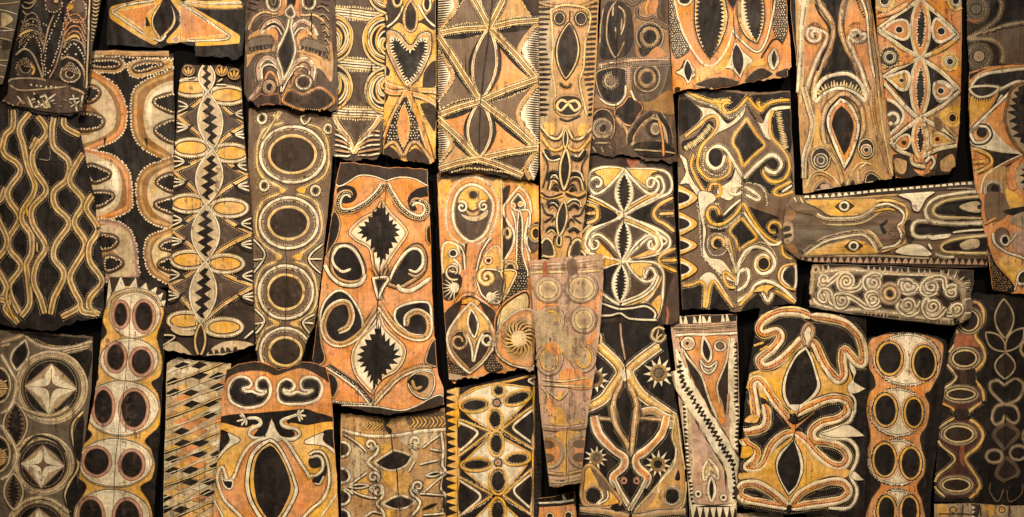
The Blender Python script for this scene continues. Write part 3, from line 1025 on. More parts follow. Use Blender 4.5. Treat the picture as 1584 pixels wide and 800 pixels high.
# grey star diamonds
P('grey brown panel with pale four pointed stars inside round frames', '-60 505 0 511 40 513 90 517 141 521 139 600 130 680 121 740 112 860 -60 860', 'g', 1, 7, 1, (1.5, 1))
V(0, 450, 4)
F('k', '150 265 300 275 560 300 540 330 400 350 280 340 210 310', n='dark_field'); F('k', '380 400 550 375 545 500 520 560 460 450', n='dark_field')
B('d3 h4.5 w1.2', '150 280 240 340 380 360 560 315', n='curved_band'); B('u1.5^3', '220 300 300 335 400 345')
B('p5 d1', '380 385 550 345', n='curved_band')
with G():
    F('k', '150 305! 80 370 60 430 95 495! 150 440 175 380', 'w2.4', n='leaf_motif')
for X, Y, s, ang in ((310, 600, 1.0, 0), (262, 1078, .84, -3), (235, 1480, .9, 0)):
    with G():
        F('g', ell(X, Y, 210 * s, 212 * s), 'd2 p7 d1/3.2 u1.2@4.5', n='star_frame')
        F('k', ell(X, Y, 165 * s, 175 * s), 'd2', n='frame_hollow')
        F('h', '%g %g! %g %g %g %g! %g %g %g %g! %g %g %g %g! %g %g' % (X, Y - 150*s, X + 95*s, Y - 70*s, X + 160*s, Y + 10*s, X + 85*s, Y + 80*s, X - 10*s, Y + 175*s, X - 80*s, Y + 90*s, X - 165*s, Y - 10*s, X - 80*s, Y - 80*s), 'b1.5', n='star_square')
        F('w', '%g %g! %g %g! %g %g! %g %g! %g %g! %g %g! %g %g! %g %g!' % (X+6, Y - 140*s, X + 50*s, Y - 60*s, X + 155*s, Y + 12*s, X + 40*s, Y + 60*s, X - 12*s, Y + 170*s, X - 60*s, Y + 60*s, X - 160*s, Y - 10*s, X - 55*s, Y - 55*s), n='star_light')
        F('b', '%g %g! %g %g %g %g! %g %g %g %g! %g %g %g %g! %g %g' % (X + 5, Y - 125*s, X + 20*s, Y - 20*s, X + 150*s, Y + 14*s, X + 18*s, Y + 20*s, X - 14*s, Y + 165*s, X - 20*s, Y + 18*s, X - 155*s, Y - 8*s, X - 20*s, Y - 16*s), n='star')
for x, y0, y1, w in ((92, 690, 970, 90), (80, 1130, 1360, 60)):
    with G():
        Lf('b', x, y0, x, y1, w + 60, b='p3', n='serrated_leaf'); Lf('k', x, y0 + 15, x, y1 - 15, w, 9, 6, n='leaf_blade')
B('d2 p4 w1.4', '0 395 60 500 100 570 90 640 60 720 0 760', n='curved_band'); B('d2 p4 w1.4', '0 830 70 930 100 1030 60 1130 0 1170', n='curved_band')
for y in (585, 1010):
    with G():
        E('k', -20, y, 80, 110, b='u2', n='half_disc'); E('t', -30, y + 20, 70, 60, n='disc_light'); BB('u1.6', '-20 %d 40 %d' % (y, y - 30), '-20 %d 50 %d' % (y + 20, y + 20))
B('u2.6 d1@3', '510 750 450 820 440 900 480 1080 420 1200 400 1280 450 1400', n='curved_band'); F('k', '510 780 500 1000 480 1060 450 960 460 850', n='dark_field'); F('k', '470 1150 450 1400 400 1290 420 1220', n='dark_field')
B('p4 u1^3', '130 720 220 760 330 770 420 720', n='curved_band'); B('h5 u1.5', '0 320 80 300 150 270', n='curved_band'); B('h5 u1.5', '0 345 60 330', n='curved_band')
B('p4 u1^3', '90 1360 160 1300 250 1280 340 1310 420 1380', n='curved_band'); B('d3', '120 1000 220 900 340 930 400 1000', n='curved_band')

# lattice
P('panel of small orange, yellow and black lozenges in a slanted lattice', '256 564 262 558 276 553 300 558 330 560 356 563 352 600 345 660 338 720 332 860 250 860 252 700', 'p', 1, 6, 1, (1.5, 1))
rr = random.Random(3)
for j in range(-6, 40):
    for i in range(-1, 5):
        cx = 252 + i * 28 + (j % 2) * 14 + rr.uniform(-1.5, 1.5); cy = 548 + j * 8.6 + rr.uniform(-1, 1)
        if not inside(np.array([(cx, cy)]), CUR.out)[0]: continue
        blk = (j * 2 + i * 3) % 7 in (0, 3)
        c = 'k' if blk else rr.choice('oyytpuooyw')
        F(c, '%g %g! %g %g! %g %g! %g %g!' % (cx - 14, cy + 2.2, cx + 1, cy - 6, cx + 14, cy - 2.2, cx - 1, cy + 6), n='lozenge', jit=.4)
for j in range(46):
    y = 556 + j * 8.7
    if j % 2: B('w1.1' if j % 3 else 'u1.4', [(244, y + 18), (300, y - 3), (362, y - 27)], n='lattice_line', tp='n', jit=.8)

# orange face with scrolls and big black eye
P('orange panel with black scrolls, small white arms and a big pointed black eye', '352 571 372 562 396 558 415 561 432 571 445 568 470 559 490 561 506 569 511 590 516 640 518 690 522 740 527 860 326 860 334 740 341 680 343 640 345 610', 'o', 3, 9, 0, (1.2, 1))
V(330, 550, 6.155)
F('d', '110 150 150 80 280 40 400 40 600 100 800 50 1000 60 1130 120 1110 250 1060 220 950 150 850 115 760 130 610 180 520 150 380 140 250 160 160 200 120 260', n='dark_rim'); B('d1.4^2.4', '160 200 250 155 400 140 520 150 610 180 760 128 850 115 950 150 1060 225')
for s in ('290 312 350 295 375 260 340 215 260 200 190 240 155 320 170 420 240 470 340 492 470 465 540 390 556 300 530 230 480 205 430 235 422 300 460 335 515 335 470 365 415 355 380 335 330 335',
          '680 318 740 335 785 290 760 240 700 220 640 260 620 350 645 430 720 458 900 450 1000 410 1042 310 1010 230 930 200 860 220 842 275 870 325 952 325 900 356 850 352 810 340 750 358 695 350'):
    F('k', s, 'd4.6 w3.6', n='scroll_figure')
F('k', '60 585 250 550 400 545 560 530 720 515 880 500 1000 540 1150 585 1150 635 900 655 730 640 700 600 650 620 660 680 600 640 565 600 530 640 440 690 330 680 60 645', 'd1^2.2', n='black_band')
F('k', '500 640 650 640 780 720 760 770 640 760 560 700 480 770 400 760 420 720 470 660', n='black_band')
F('y', '60 640 300 685 400 650 360 730 340 800 60 800', n='yellow_field'); F('y', '740 635 900 655 1150 630 1150 800 830 800 840 740', n='yellow_field')
F('k', '60 700 130 730 160 800 60 800', n='dark_corner'); F('k', '1150 670 1080 720 1050 800 1170 800', n='dark_corner')
V(330, 670, 6.155)
F('y', '0 20 300 0 420 50 560 70 800 20 1220 -10 1240 1200 -30 1200', n='yellow_field')
F('k', '50 -20 140 -20 165 40 120 130 40 200', n='dark_corner'); F('k', '1050 -20 1180 -20 1180 190 1060 90', n='dark_corner')
F('w', '150 -10 265 45 250 85 190 115 110 180 35 275 40 220 130 110 165 60', 'd1.2', n='cream_hook'); F('w', '1050 -10 880 60 890 95 980 105 1080 130 1165 200 1165 150 1080 90 1050 50', 'd1.2', n='cream_hook')
F('o', '520 40 400 90 280 250 225 380 200 500 150 545 100 480 70 380 60 470 120 630 260 770 420 1000 700 1000 900 800 1060 620 1105 460 1085 340 1050 440 990 480 930 430 830 270 720 110 600 50', n='orange_field')
V(330, 550, 6.155)
F('k', '500 690 560 660 640 690 780 740 720 775 620 770 600 700 560 660 530 700 500 775 410 765 400 745 440 715', n='black_band')
with G():
    B('d6 w4.6', '520 775 400 780 350 745 375 690 445 660 460 620 420 590 330 592', n='arm_figure')
    BB('w2.6', '330 592 235 622', '322 600 278 658', '318 590 262 560', '310 580 275 540', '330 605 322 660', n='hand')
with G():
    B('d6 w4.6', '640 775 760 790 832 745 800 695 680 665 660 615 740 580 820 552', n='arm_figure')
    BB('w2.6', '810 555 830 508', '820 552 872 510', '820 555 892 570', '825 560 862 605', '815 560 838 622', n='hand')
F('w', '565 590! 535 680 500 800 660 800 610 690 590 640', 'd1', n='white_spike')
V(330, 670, 6.155)
B('d5 w3.6', '520 40 390 90 280 220 200 420 140 435 100 325 60 345 45 450 110 620 260 770 330 860', n='scroll_line')
B('d5 w3.6 k0.6/3', '640 20 720 90 830 260 930 420', n='scroll_line')
F('k', '80 390 110 440 195 450 175 525 110 490', 'w2', n='dark_hook')
F('k', '915 245 990 205 1050 235 1040 290 1000 320 935 315', n='dark_hook'); F('k', '950 435 1030 370 1085 300 1075 400 1025 465 980 475', n='dark_hook')
B('d5 w3.4', '930 400 990 395 1045 340 1045 250 1000 210 930 225', n='scroll_line'); B('d5 w3.4', '925 200 970 170 1040 180 1090 270 1110 450 1060 610 960 700 850 810', n='scroll_line'); B('w2.6', '970 470 1020 475 1060 400', n='scroll_line')
B('d3 w2.6', '1200 540 1130 650 1030 790', n='scroll_line'); B('w3', '0 620 60 720 110 820', n='scroll_line'); F('o', '0 660 80 820 -20 900', n='orange_field')
with G():
    F('w', '545 40! 440 100 350 220 312 440 340 620 450 810 560 900! 690 800 815 560 795 430 700 200 610 70', 'd1.4', n='eye_motif')
    F('k', '545 70! 460 130 385 230 350 440 380 620 480 790 560 860! 660 790 780 560 765 420 680 220 600 100', n='eye_ring')
    F('y', '545 85! 460 150 395 240 362 440 390 610 490 780 560 840! 655 780 770 560 752 420 670 220 600 120', n='eye_ring')
    F('k', '545 110! 470 160 420 240 395 420 430 640 520 790 560 820! 640 770 738 560 735 420 660 230 590 130', n='pupil')
CRACK('548 40 552 800', 1.1)

# yellow fans, top
P('brown panel crossed by cream and yellow fan lines in bands', '514 -60 600 -60 599 0 598 100 594 180 590 236 582 247 560 246 546 251 530 246 513 241 513 120', 'a', 2, 6, 1, (1.5, 2.5))
V(505, 0, 3.2)
for y, dy in ((60, 26), (312, 18), (552, 14), (-130, 10)):
    B('d16 t13 u3@5 u3@-5 w2@2 w2@-2 k1.4 k1@3.6 k1@-3.6', '30 %d 100 %d 200 %d 290 %d' % (y, y + 6, y + dy - 4, y + dy), n='cross_band', tp='n')
    B('u3^4', '40 %d 160 %d 285 %d' % (y + 26, y + 38, y + 32)); B('u-3^4', '40 %d 160 %d 285 %d' % (y - 24, y - 18, y - 4))
for cx, cy, r, s in ((30, 190, 100, 1), (30, 430, 95, 1), (295, 200, 110, -1), (290, 450, 95, -1), (300, -40, 90, -1)):
    with G():
        F('k', [(cx + s * r * math.cos(a), cy + r * 1.15 * math.sin(a)) for a in np.linspace(-1.6, 1.6, 12)], 'u3 t1^3', n='fan_motif')
        for k in range(7):
            q = r * (.9 - .115 * k); sk = rr.uniform(-.12, .12) * r
            B(('y3', 'w2.2', 'u2.6')[k % 3], [(cx + s * q * (1 if k < 3 else .8) * math.cos(a), cy + sk * (1 - math.cos(a)) + (k - 2) * 6 * (1 if cy < 300 else -1) + q * 1.1 * math.sin(a)) for a in np.linspace(-1.5, 1.5, 9)], n='fan_line')
for s in ('40 580 60 620 110 690 138 760', '265 575 240 620 180 690 138 760'):
    B('d9 t7 w2@2 u1.6@-2 u2^3', s, n='cross_band')
for k in range(6):
    B('w2.2' if k % 2 else 't2.6', '%d %d %d %d %d %d' % (42, 640 + k * 26, 70 + k * 6, 655 + k * 24, 120, 700 + k * 14), n='fan_line')
    B('w2.2' if k % 2 else 't2.6', '%d %d %d %d %d %d' % (160, 700 + k * 14, 210, 650 + k * 24, 265, 650 + k * 22), n='fan_line')

# heart
P('yellow panel with a toothed black heart over crossing bands', '599 -60 674 -60 674 0 675 120 674 245 668 253 640 251 610 246 592 238 596 120', 'y', 2, 6, 1, (1.5, 2))
V(585, 0, 3.077)
F('d', '40 0 110 -20 130 60 190 100 240 60 270 0 270 140 200 110 150 150 100 110 40 140', n='dark_field')
with G():
    F('d', '155 0! 125 60 130 130 155 150 180 130 185 60', 't3 u1.5/4', n='drop_motif'); E('k', 155, 95, 22, 38, n='drop_hollow')
E('k', 232, 20, 18, 34, b='y3 w1.6', n='ring_motif'); E('k', 92, -10, 22, 40, b='y3 w1.6', n='ring_motif')
B('w2.6 d1@2', '40 130 90 90 120 30', n='cross_band'); B('w2.6 d1@2', '275 130 230 90 190 20', n='cross_band')
F('d', '225 330 280 290 280 400 215 415', n='dark_field'); F('k', '20 300 55 330 50 360 25 350', n='dark_field'); F('k', '15 450 50 450 40 480 15 510', n='dark_field')
with G():
    F('w', '40 150 40 240 90 350 138 425! 200 360 250 250 250 160 200 160 155 215 95 155', 'd2 t6@-5 y1.4@-7', n='heart_motif')
    Q = curve('58 185 62 240 100 330 138 405! 190 350 232 250 232 185 195 190 152 240 100 188', True)
    F('k', [((q[0] - 585) * 3.077, q[1] * 3.077) for q in Q], n='heart'); B('w-5^4.8', '58 185 62 240 100 330 138 405'); B('w-5^4.8', '138 405 190 350 232 250 232 185'); B('w-4^4.8', '232 185 195 190 152 240 100 188 58 185')
for s in ('140 435 60 410 15 385', '140 440 60 440 15 410', '140 440 210 430 285 435', '140 445 210 460 285 500', '130 445 70 560 15 700', '145 450 200 600 260 780'):
    B('d9 o7 u2@2.4 y2@-2.4', s, n='cross_band', tp='n')
F('d', '200 500 270 510 270 620 250 600', n='dark_field'); B('u2.6^4', '200 500 225 560 255 620')
with G():
    F('k', '125 460! 70 560 30 690 90 670 120 740 160 670 210 700 180 560', n='dotted_triangle'); DOTS('w', 1.2, 4.4, '125 480 60 600 40 680 90 665 120 720 150 665 205 690 175 560')
    Lf('o', 122, 500, 122, 705, 54, b='d1.4 y2', n='leaf_motif')
B('d6 t4.4 u1.5^3', '20 715 60 680 90 690 120 740 150 690 190 680 250 760', n='scallop'); F('d', '15 730 60 700 110 760 60 780', n='dark_field'); F('d', '135 755 180 705 240 770 200 790', n='dark_field')

# big star ribs
P('wide tan panel with rays of ribbed cream lines meeting in stars', '677 -60 833 -60 833 0 834 130 833 262 826 280 790 276 742 266 700 268 679 267 677 120', 'd', 3, 8, 1, (1.5, 2))
A_, B_, C_, D_ = (757, 45), (743, 158), (741, 247), (764, -64)
l0, l1, l2, l3 = (676, -30), (676, 53), (675, 181), (677, 263)
r0, r1, r2, r3 = (832, 33), (830, 124), (831, 230), (808, 272)
def tri(c, a, b, d, b_=''):
    with G():
        F('k' if c in 'ot' else 'd', '%g %g! %g %g! %g %g!' % (a + b + d), n='star_sector')
        A3 = [np.array(v, float) for v in (a, b, d)]
        m = sum(A3) / 3
        pts = []
        for i in range(3):
            p, q = A3[i], A3[(i + 1) % 3]
            pts.append('%g %g!' % tuple(p + (m - p) * .22)); pts.append('%g %g' % tuple((p + q) / 2 + (m - (p + q) / 2) * (.30 if i != 1 else .12)))
        F(c, ' '.join(pts), 'u1.2/3.6', n='sector_panel')
tri('b', A_, l1, D_); tri('b', A_, l1, B_, 'u1.1/4'); tri('b', B_, l1, l2); tri('o', B_, l2, C_, 'u1.1/4'); tri('t', C_, l2, l3)
tri('t', A_, r0, D_, 'u1.1/4'); tri('a', A_, r0, r1); tri('o', A_, r1, B_, 'u1.1/4'); tri('b', B_, r1, r2); tri('o', B_, r2, C_, 'u1.1/4'); tri('a', C_, r2, r3)
for a, b_ in ((A_, l1), (l1, B_), (B_, l2), (l2, C_)):
    x0, y0 = a; x1, y1 = b_
    Lf('k', x0, y0 + 4, x1, y1 + 5, 15, n='dark_sliver')
for a, b_ in ((A_, r1), (B_, r2), (A_, r0)):
    Lf('k', a[0], a[1] + 5, b_[0], b_[1] + 6, 13, n='dark_sliver')
for s, yc, hh, hw_ in ((1, 8, 44, 34), (1, 118, 42, 28), (1, 222, 34, 27), (-1, 80, 38, 28), (-1, 178, 42, 30), (-1, 262, 26, 18)):
    x = 675 if s > 0 else 834
    with G():
        F('w', [(x - s * 6, yc - hh), (x + s * hw_ * .55, yc - hh * .6), (x + s * hw_, yc), (x + s * hw_ * .55, yc + hh * .6), (x - s * 6, yc + hh)], 'd3 t5@%d u1.3/3.4' % 3, n='ribbed_half_leaf')
        n_ = int(hh / 3.4)
        for k in range(1, n_ * 2):
            t = k / n_ - 1
            y = yc + t * hh
            w_ = hw_ * math.cos(t * 1.45) * .72
            Lf('d', x - s * 5, y, x + s * w_, y - 2, 2.7, n='rib')
for a, b_ in ((D_, A_), (A_, B_), (B_, C_)):
    with G():
        Lf('d', a[0] + 1, a[1], b_[0], b_[1], 48, n='lens_motif', b='k2'); Lf('a', a[0], a[1], b_[0], b_[1], 36, b='w3.6 t1.4', n='lens_heart')
RIB = 'u5.6^3.6 u-5.6^3.6 d9 t7.4 u2.2@2.7 u2.2@-2.7 k0.9@1.3 k0.9@-1.3'
for a, b_ in ((A_, l1), (A_, r0), (A_, r1), (A_, (700, -60)), (A_, (812, -60)), (l1, B_), (B_, r1), (B_, l2), (B_, r2), (l2, C_), (C_, r2), (C_, l3), (C_, r3)):
    mx, my = (a[0] + b_[0]) / 2, (a[1] + b_[1]) / 2 - 2
    B(RIB, [a, (mx, my), b_], n='ribbed_ray', tp='n')
B('u1.6/4', '684 270 720 262 760 264 800 272'); CRACK('766 -60 757 45 744 158 741 275', 1.2)

# main orange panel
P('orange panel with two black serrated leaves in cream and curling black scrolls', '527 251 560 254 596 259 630 259 661 262 663 300 667 380 668 450 672 520 678 580 686 600 687 626 640 637 600 641 560 634 514 622 506 600 500 585 483 556 490 500 497 440 505 390 514 330 520 280', 'o', 2, 9, 0, (1.5, 2))
V(480, 240, 4)
F('d', '150 20 740 40 740 185 650 150 560 138 475 160 450 152 380 130 300 130 170 190', 'w1.6', n='dark_top'); 
F('k', '120 440 145 350 170 370 185 420 175 490 150 550 90 640 60 700', 't2', n='dark_edge'); F('k', '725 445 770 440 770 570 730 545 718 500', 't2', n='dark_edge')
F('k', '165 215 220 188 275 205 290 250 265 290 215 300 190 285', n='scroll_hollow'); F('k', '605 270 650 215 730 195 740 250 690 262 650 300 660 340 620 340', n='scroll_hollow')
B('d10.5 t8.5 k4 w0.9/3 w2.4@-3.4', '262 252 235 232 195 245 172 300 195 345 260 345 340 305 410 245 458 180', n='scroll_band')
B('d10.5 t8.5 k4 w0.9/3 w2.4@3.4', '620 305 655 282 710 300 722 350 690 388 630 378 550 310 472 180', n='scroll_band')
with G():
    F('w', '445 265! 400 340 300 400 238 475 280 530 360 580 385 680 432 770! 500 650 560 560 608 485 570 420 500 350', 'd1.2 t3@-3.4', n='serrated_leaf')
    F('k', '440 285! 437 330! 415 320! 408 350! 385 350! 385 385! 360 380! 365 415! 335 408! 345 440! 298 440! 322 465! 290 485! 330 490! 315 518! 352 505! 345 540! 378 520! 372 585! 398 570! 392 605! 415 600! 412 640! 432 630! 438 690! 452 640! 470 655! 470 610! 492 620! 488 580! 515 575! 505 540! 545 545! 522 505! 555 500! 530 475! 562 462! 525 450! 545 425! 510 428! 518 395! 492 410! 490 350! 470 370! 468 320! 452 330!', n='leaf_blade', jit=.25)
with G():
    F('k', '120 640 150 560 230 545 290 580 335 660 345 730 310 790 200 790 130 730', 'd2 t4@3', n='scroll_figure'); B('w3.6', '252 705 200 722 150 680 140 630 170 575 230 565 290 610 325 690 335 760', n='scroll_line')
with G():
    F('k', '470 790 540 660 620 560 680 550 715 600 725 680 700 740 620 800 550 830', 'd2 t4@3', n='scroll_figure'); B('w3.6', '610 708 655 722 695 680 695 620 665 582 610 590 540 670 490 780', n='scroll_line'); B('t2.6', '605 730 660 750 715 700', n='scroll_line')
B('w5', '80 660 130 750 200 800 300 800 345 740', n='scroll_line'); B('w5', '545 800 560 830 620 840 690 800 745 760', n='scroll_line')
B('d7 t3', '385 690 420 760 440 860 440 900', n='scroll_band'); B('d7 t3', '480 690 450 780 440 860', n='scroll_band')
V(480, 430, 3.81)
F('k', '-30 200 40 200 65 380 85 470 60 510 -30 520', 't2', n='dark_edge'); F('k', '680 480 720 375 760 370 760 510 700 510', 't2', n='dark_edge')
with G():
    F('w', '405 165! 375 260 290 350 242 450 260 560 320 640 370 690! 425 600 520 540 566 450 545 380 450 290', 'd1.2 t3@-3.4', n='serrated_leaf')
    F('k', '403 260! 398 300! 378 295! 385 330! 350 330! 362 365! 320 360! 335 395! 290 405! 318 430! 275 450! 310 465! 275 490! 318 495! 292 525! 330 520! 312 560! 345 545! 335 590! 360 570! 352 620! 372 600! 372 670! 388 620! 400 640! 402 590! 425 610! 425 565! 455 570! 448 535! 485 540! 470 505! 520 505! 490 480! 545 460! 500 450! 530 415! 492 425! 505 375! 470 400! 470 350! 445 375! 440 320! 425 345! 418 270! 408 300!', n='leaf_blade', jit=.25)
with G():
    F('k', '60 260 80 150 150 80 210 85 260 140 305 230 300 310 220 375 110 370', 'w3', n='scroll_figure')
    B('d9 t7.4 k1/2.6 w2@3.4', '165 312 220 290 245 220 220 150 160 150 105 200 78 290 110 365 190 388 290 330 400 175', n='scroll_band')
with G():
    F('k', '505 190 580 150 690 145 712 200 700 320 600 330 510 260', 'w3', n='scroll_figure')
    B('d9 t7.4 k1/2.6 w2@-3.4', '570 285 575 225 630 198 690 230 702 300 670 350 590 345 500 285 410 160', n='scroll_band')
F('k', '372 0! 385 60 402 125! 430 60 460 0', 'w3', n='scroll_tip')
F('k', '100 570 150 580 168 640 130 705', 'd1 t2', n='dark_edge')
B('d8 k5 w2.6@3 w0.9/3.4', '100 515 200 580 300 660 370 745', n='lower_band'); B('d9 t7 k1/2.8 w2@3', '370 740 450 650 540 570 640 530 720 530', n='lower_band')
with G():
    F('t', '580 600 640 550 720 560 730 640 680 710 600 670', 'w1.6', n='scroll_figure'); F('k', '575 610 620 570 690 585 690 640 645 672 610 640', 'd1', n='scroll_hollow'); B('t4', '600 600 620 650 660 640', n='scroll_line')
B('w3 d1.2/3', '130 725 250 740 370 745', n='lower_band'); F('d', '120 755 380 755 560 775 770 690 770 830 120 820', 'w1.6', n='dark_hem')
CRACK('460 -660 400 130 390 500 372 830', 1.3); CRACK('372 -200 378 -60', 1); CRACK('290 600 282 740', .8)

# orange faces
P('orange panel with an oval face, coiled fronds and a whirling cream sun', '676 270 700 262 760 262 800 270 833 288 834 330 832 420 829 500 826 574 812 572 800 570 780 578 760 576 740 586 722 584 700 592 694 586 690 520 684 440 679 350', 'o', 2, 8, 1, (2, 4))
V(670, 255, 4.706)
F('b', '30 60 250 60 330 80 440 70 520 90 480 130 300 90 180 110 60 150', n='top_wash'); F('a', '40 80 110 70 130 110 90 150 50 140', 't2^3', n='painted_patch')
F('y', '440 130 520 90 500 200 480 240', n='yellow_patch'); F('y', '560 100 760 190 770 420 720 560 690 560 740 400 690 220', n='yellow_patch'); F('y', '40 130 130 120 100 260 60 330', n='yellow_patch')
with G():
    F('o', '275 85 190 120 120 210 90 350 110 490 190 570 290 590 400 530 460 400 470 260 410 150 340 100', 'd2 w2.6 d1.2^3', n='face_oval')
    F('a', '280 145 190 190 150 290 150 420 200 510 280 560 370 510 420 400 435 280 380 190', 'd3 w3.4 t1.4@4', n='face')
    F('y', '285 160 210 200 180 270 230 290 290 330 350 290 400 250 370 200', n='face_brow')
    SUN('d', 292, 220, 26, 46, 14, n='forehead_mark')
    SP('d4 w2.8', 208, 308, 8, 42, 0, -1.3); SP('d4 w2.8', 368, 302, 8, 40, 180, 1.3); F('t', '240 330 290 350 340 330 320 370 265 370', n='nose')
    F('p', '200 358 260 372 330 368 400 325 392 375 340 408 280 412 228 392', 'd1', n='mouth')
F('o', '230 600 330 590 320 800 240 800', n='neck'); B('d5 w1.6^3 w2.4', '420 530 350 640 310 800', n='neck_line'); B('k5 w1.6^3 w2.4', '180 580 220 640 235 800', n='neck_line')
with G():
    F('y', '70 600 110 565 175 590 185 650 150 680 200 740 180 800 80 800', 'd2 w2.6', n='coil_frond'); E('d', 145, 645, 30, 28, b='w2', n='coil'); SP('w2.4 d1@2', 150, 745, 6, 40, 0, 1.4)
with G():
    F('y', '380 660 430 600 480 600 495 700 480 800 340 800', 'd2 u2.4', n='coil_frond'); E('k', 403, 698, 24, 22, b='o3 w1', n='coil'); E('t', 380, 790, 26, 24, b='w1.6', n='coil')
F('d', '500 200 560 150 540 260 510 330 540 440 580 480 560 620 500 700', n='dark_field'); F('a', '740 420 690 480 680 560 710 640 770 600 770 420', n='dark_field')
with G():
    F('o', '625 160! 560 240 510 320 540 410 590 500 575 600 510 720 500 800 700 800 690 650 670 540 690 400 715 340 690 230', 'd2 w3', n='long_figure')
    F('d', '620 210! 570 280 600 330 665 320 665 270', 'w2.4', n='figure_head'); E('o', 583, 298, 18, b='w1', n='eye'); E('o', 637, 288, 20, b='w1', n='eye')
    B('w3', '570 330 600 420 610 560 610 800', n='figure_line'); F('k', '625 340 650 420 650 640 690 800 615 800 610 560', 'w2', n='figure_body'); DOTS('t', .9, 3.4, '620 400 650 450 650 640 680 800 615 800')
    B('w2.4', '640 330 700 340 700 460 680 560 710 640', n='figure_line')
with G():
    E('k', 540, 497, 22, 36, b='u3.4', n='ring_motif')
with G():
    E('t', 560, 755, 56, 60, b='d3 u1.5', n='ring_motif'); E('k', 562, 755, 26, 30, n='ring_hollow')
with G():
    E('y', 745, 500, 50, 60, b='u2.4 d1', n='ring_motif'); E('k', 748, 500, 24, 36, n='ring_hollow')
B('d3 u2.4', '495 90 500 400 500 800', n='fold_line')
V(670, 420, 4.444)
F('o', '190 0 300 0 300 120 240 170 180 180', n='neck'); 
with G():
    F('d', '60 20 180 20 200 80 150 180 70 180', n='frond_ground')
    for k in range(8):
        a = math.radians(95 + k * 22); B('w2.6', [(150, 110), (150 + 95 * math.cos(a), 120 + 85 * math.sin(a))], n='frond', tp='e')
    E('w', 150, 110, 30, 34, n='frond_heart'); SP('t3 w1.6', 140, 0, 20, 62, 60, -1)
with G():
    F('a', '310 0 460 0 490 120 440 220 330 150', 'w2', n='frond_ground'); SP('y6 w2', 370, 40, 6, 60, 40, 1.6)
    for k in range(8):
        a = math.radians(-40 + k * 24); B('w2.6', [(390, 170), (390 + 75 * math.cos(a), 170 + 62 * math.sin(a))], n='frond', tp='e')
    E('w', 392, 172, 26, 30, n='frond_heart')
F('k', '560 0 640 0 640 150 560 180 470 230 440 280 470 180', n='dotted_field'); DOTS('h', 1.1, 4.2, '570 10 640 10 640 140 540 170 460 250 450 230 500 130')
F('y', '470 0 570 0 540 90 470 200 490 80', 'u2', n='yellow_patch')
B('d5 o4 w1.4^3', '75 280 140 250 200 170 270 160 350 210 430 280', n='arch_band'); F('y', '190 220 250 180 320 210 290 240 240 220', n='yellow_patch')
F('d', '75 290 200 200 120 390 90 470 80 400', n='dark_field'); F('d', '320 210 430 280 430 420 400 350', n='dark_field')
with G():
    F('t', '260 215! 180 300 100 430 110 540 170 630 250 700! 340 620 410 530 415 430 370 320', 'd2 w3', n='diamond_motif')
    F('y', '265 240 190 340 170 400 250 400 300 470 350 410 400 420 350 330', n='diamond_top'); Lf('d', 262, 262, 285, 455, 70, b='w2.6', n='leaf_motif')
    F('d', '140 440 200 410 260 480 275 610! 300 500 340 420 400 420 400 490 340 600 255 680! 180 600 130 530', 't2', n='diamond_hollow')
    SP('d5 t3 u2^3', 175, 480, 24, 60, 0, -1.15); SP('w3', 372, 470, 22, 38, 90, -1.1); B('w3', '275 620 265 520 230 430', n='diamond_line'); B('w3', '280 620 310 500 345 425', n='diamond_line')
F('d', '80 540 130 620 230 700 90 700', n='dotted_field'); DOTS('h', 1, 4, '85 560 130 630 220 700 100 700'); F('d', '420 540 350 640 400 690 480 660 430 600', n='dotted_field'); DOTS('h', 1, 4, '420 560 360 640 400 680 470 660')
F('u', '440 440 450 300 520 210 640 150 650 260 560 290 480 400', 'd1.4 o2@-3', n='sun_arch')
with G():
    F('o', '440 420 500 330 600 265 690 280 700 560 680 660 540 640 440 560', 'd2 t3@3 w1.6', n='sun_field'); F('t', '480 430 530 350 620 310 700 380 690 560 600 620 500 560', n='sun_field')
    SUN('u', 590, 460, 50, 56, 16)
    for k in range(18):
        a = k / 18 * 2 * math.pi
        B('d1.8', [(590 + 62 * math.cos(a), 460 + 62 * math.sin(a)), (590 + 100 * math.cos(a + .25), 460 + 104 * math.sin(a + .25)), (590 + 125 * math.cos(a + .62), 460 + 130 * math.sin(a + .62))], n='sun_ray', tp='e')
        B('y2.4', [(590 + 56 * math.cos(a + .17), 460 + 62 * math.sin(a + .17)), (590 + 95 * math.cos(a + .42), 460 + 98 * math.sin(a + .42)), (590 + 116 * math.cos(a + .76), 460 + 122 * math.sin(a + .76))], n='sun_ray', tp='e')
F('h', '110 700 250 720 400 700 560 690 690 655 680 690 560 715 400 725 250 745 110 740', n='pale_hem', jit=.2)
CRACK('500 -700 480 100 430 500', 1)
# ================================================================== lower middle
P('tan panel with two black lozenges and small white curls', '526 640 560 643 600 648 650 640 688 632 690 700 690 860 528 860 526 760', 't', 1, 7, 2, (1.5, 1))
V(520, 625, 4.571)
F('t', '30 80 770 70 770 180 600 200 400 220 250 220 30 190', n='top_wash'); F('b', '510 70 770 60 770 170 620 190 510 150', n='top_wash')
for k in range(9): B('y2', '%d 90 %d 130 %d 170' % (520 + k * 28, 550 + k * 28, 520 + k * 28), n='chevron')
for k in range(7): B('y1.6', '%d 110 %d 150 %d 190' % (200 + k * 24, 220 + k * 24, 180 + k * 24), n='chevron')
F('p', '30 260 200 330 240 420 200 480 80 560 60 480 100 380', n='pale_field'); F('p', '450 230 740 190 600 310 560 420 520 330', n='pale_field'); F('y', '130 240 210 250 200 300 160 300', n='yellow_patch'); F('y', '310 290 400 300 320 360', n='yellow_patch')
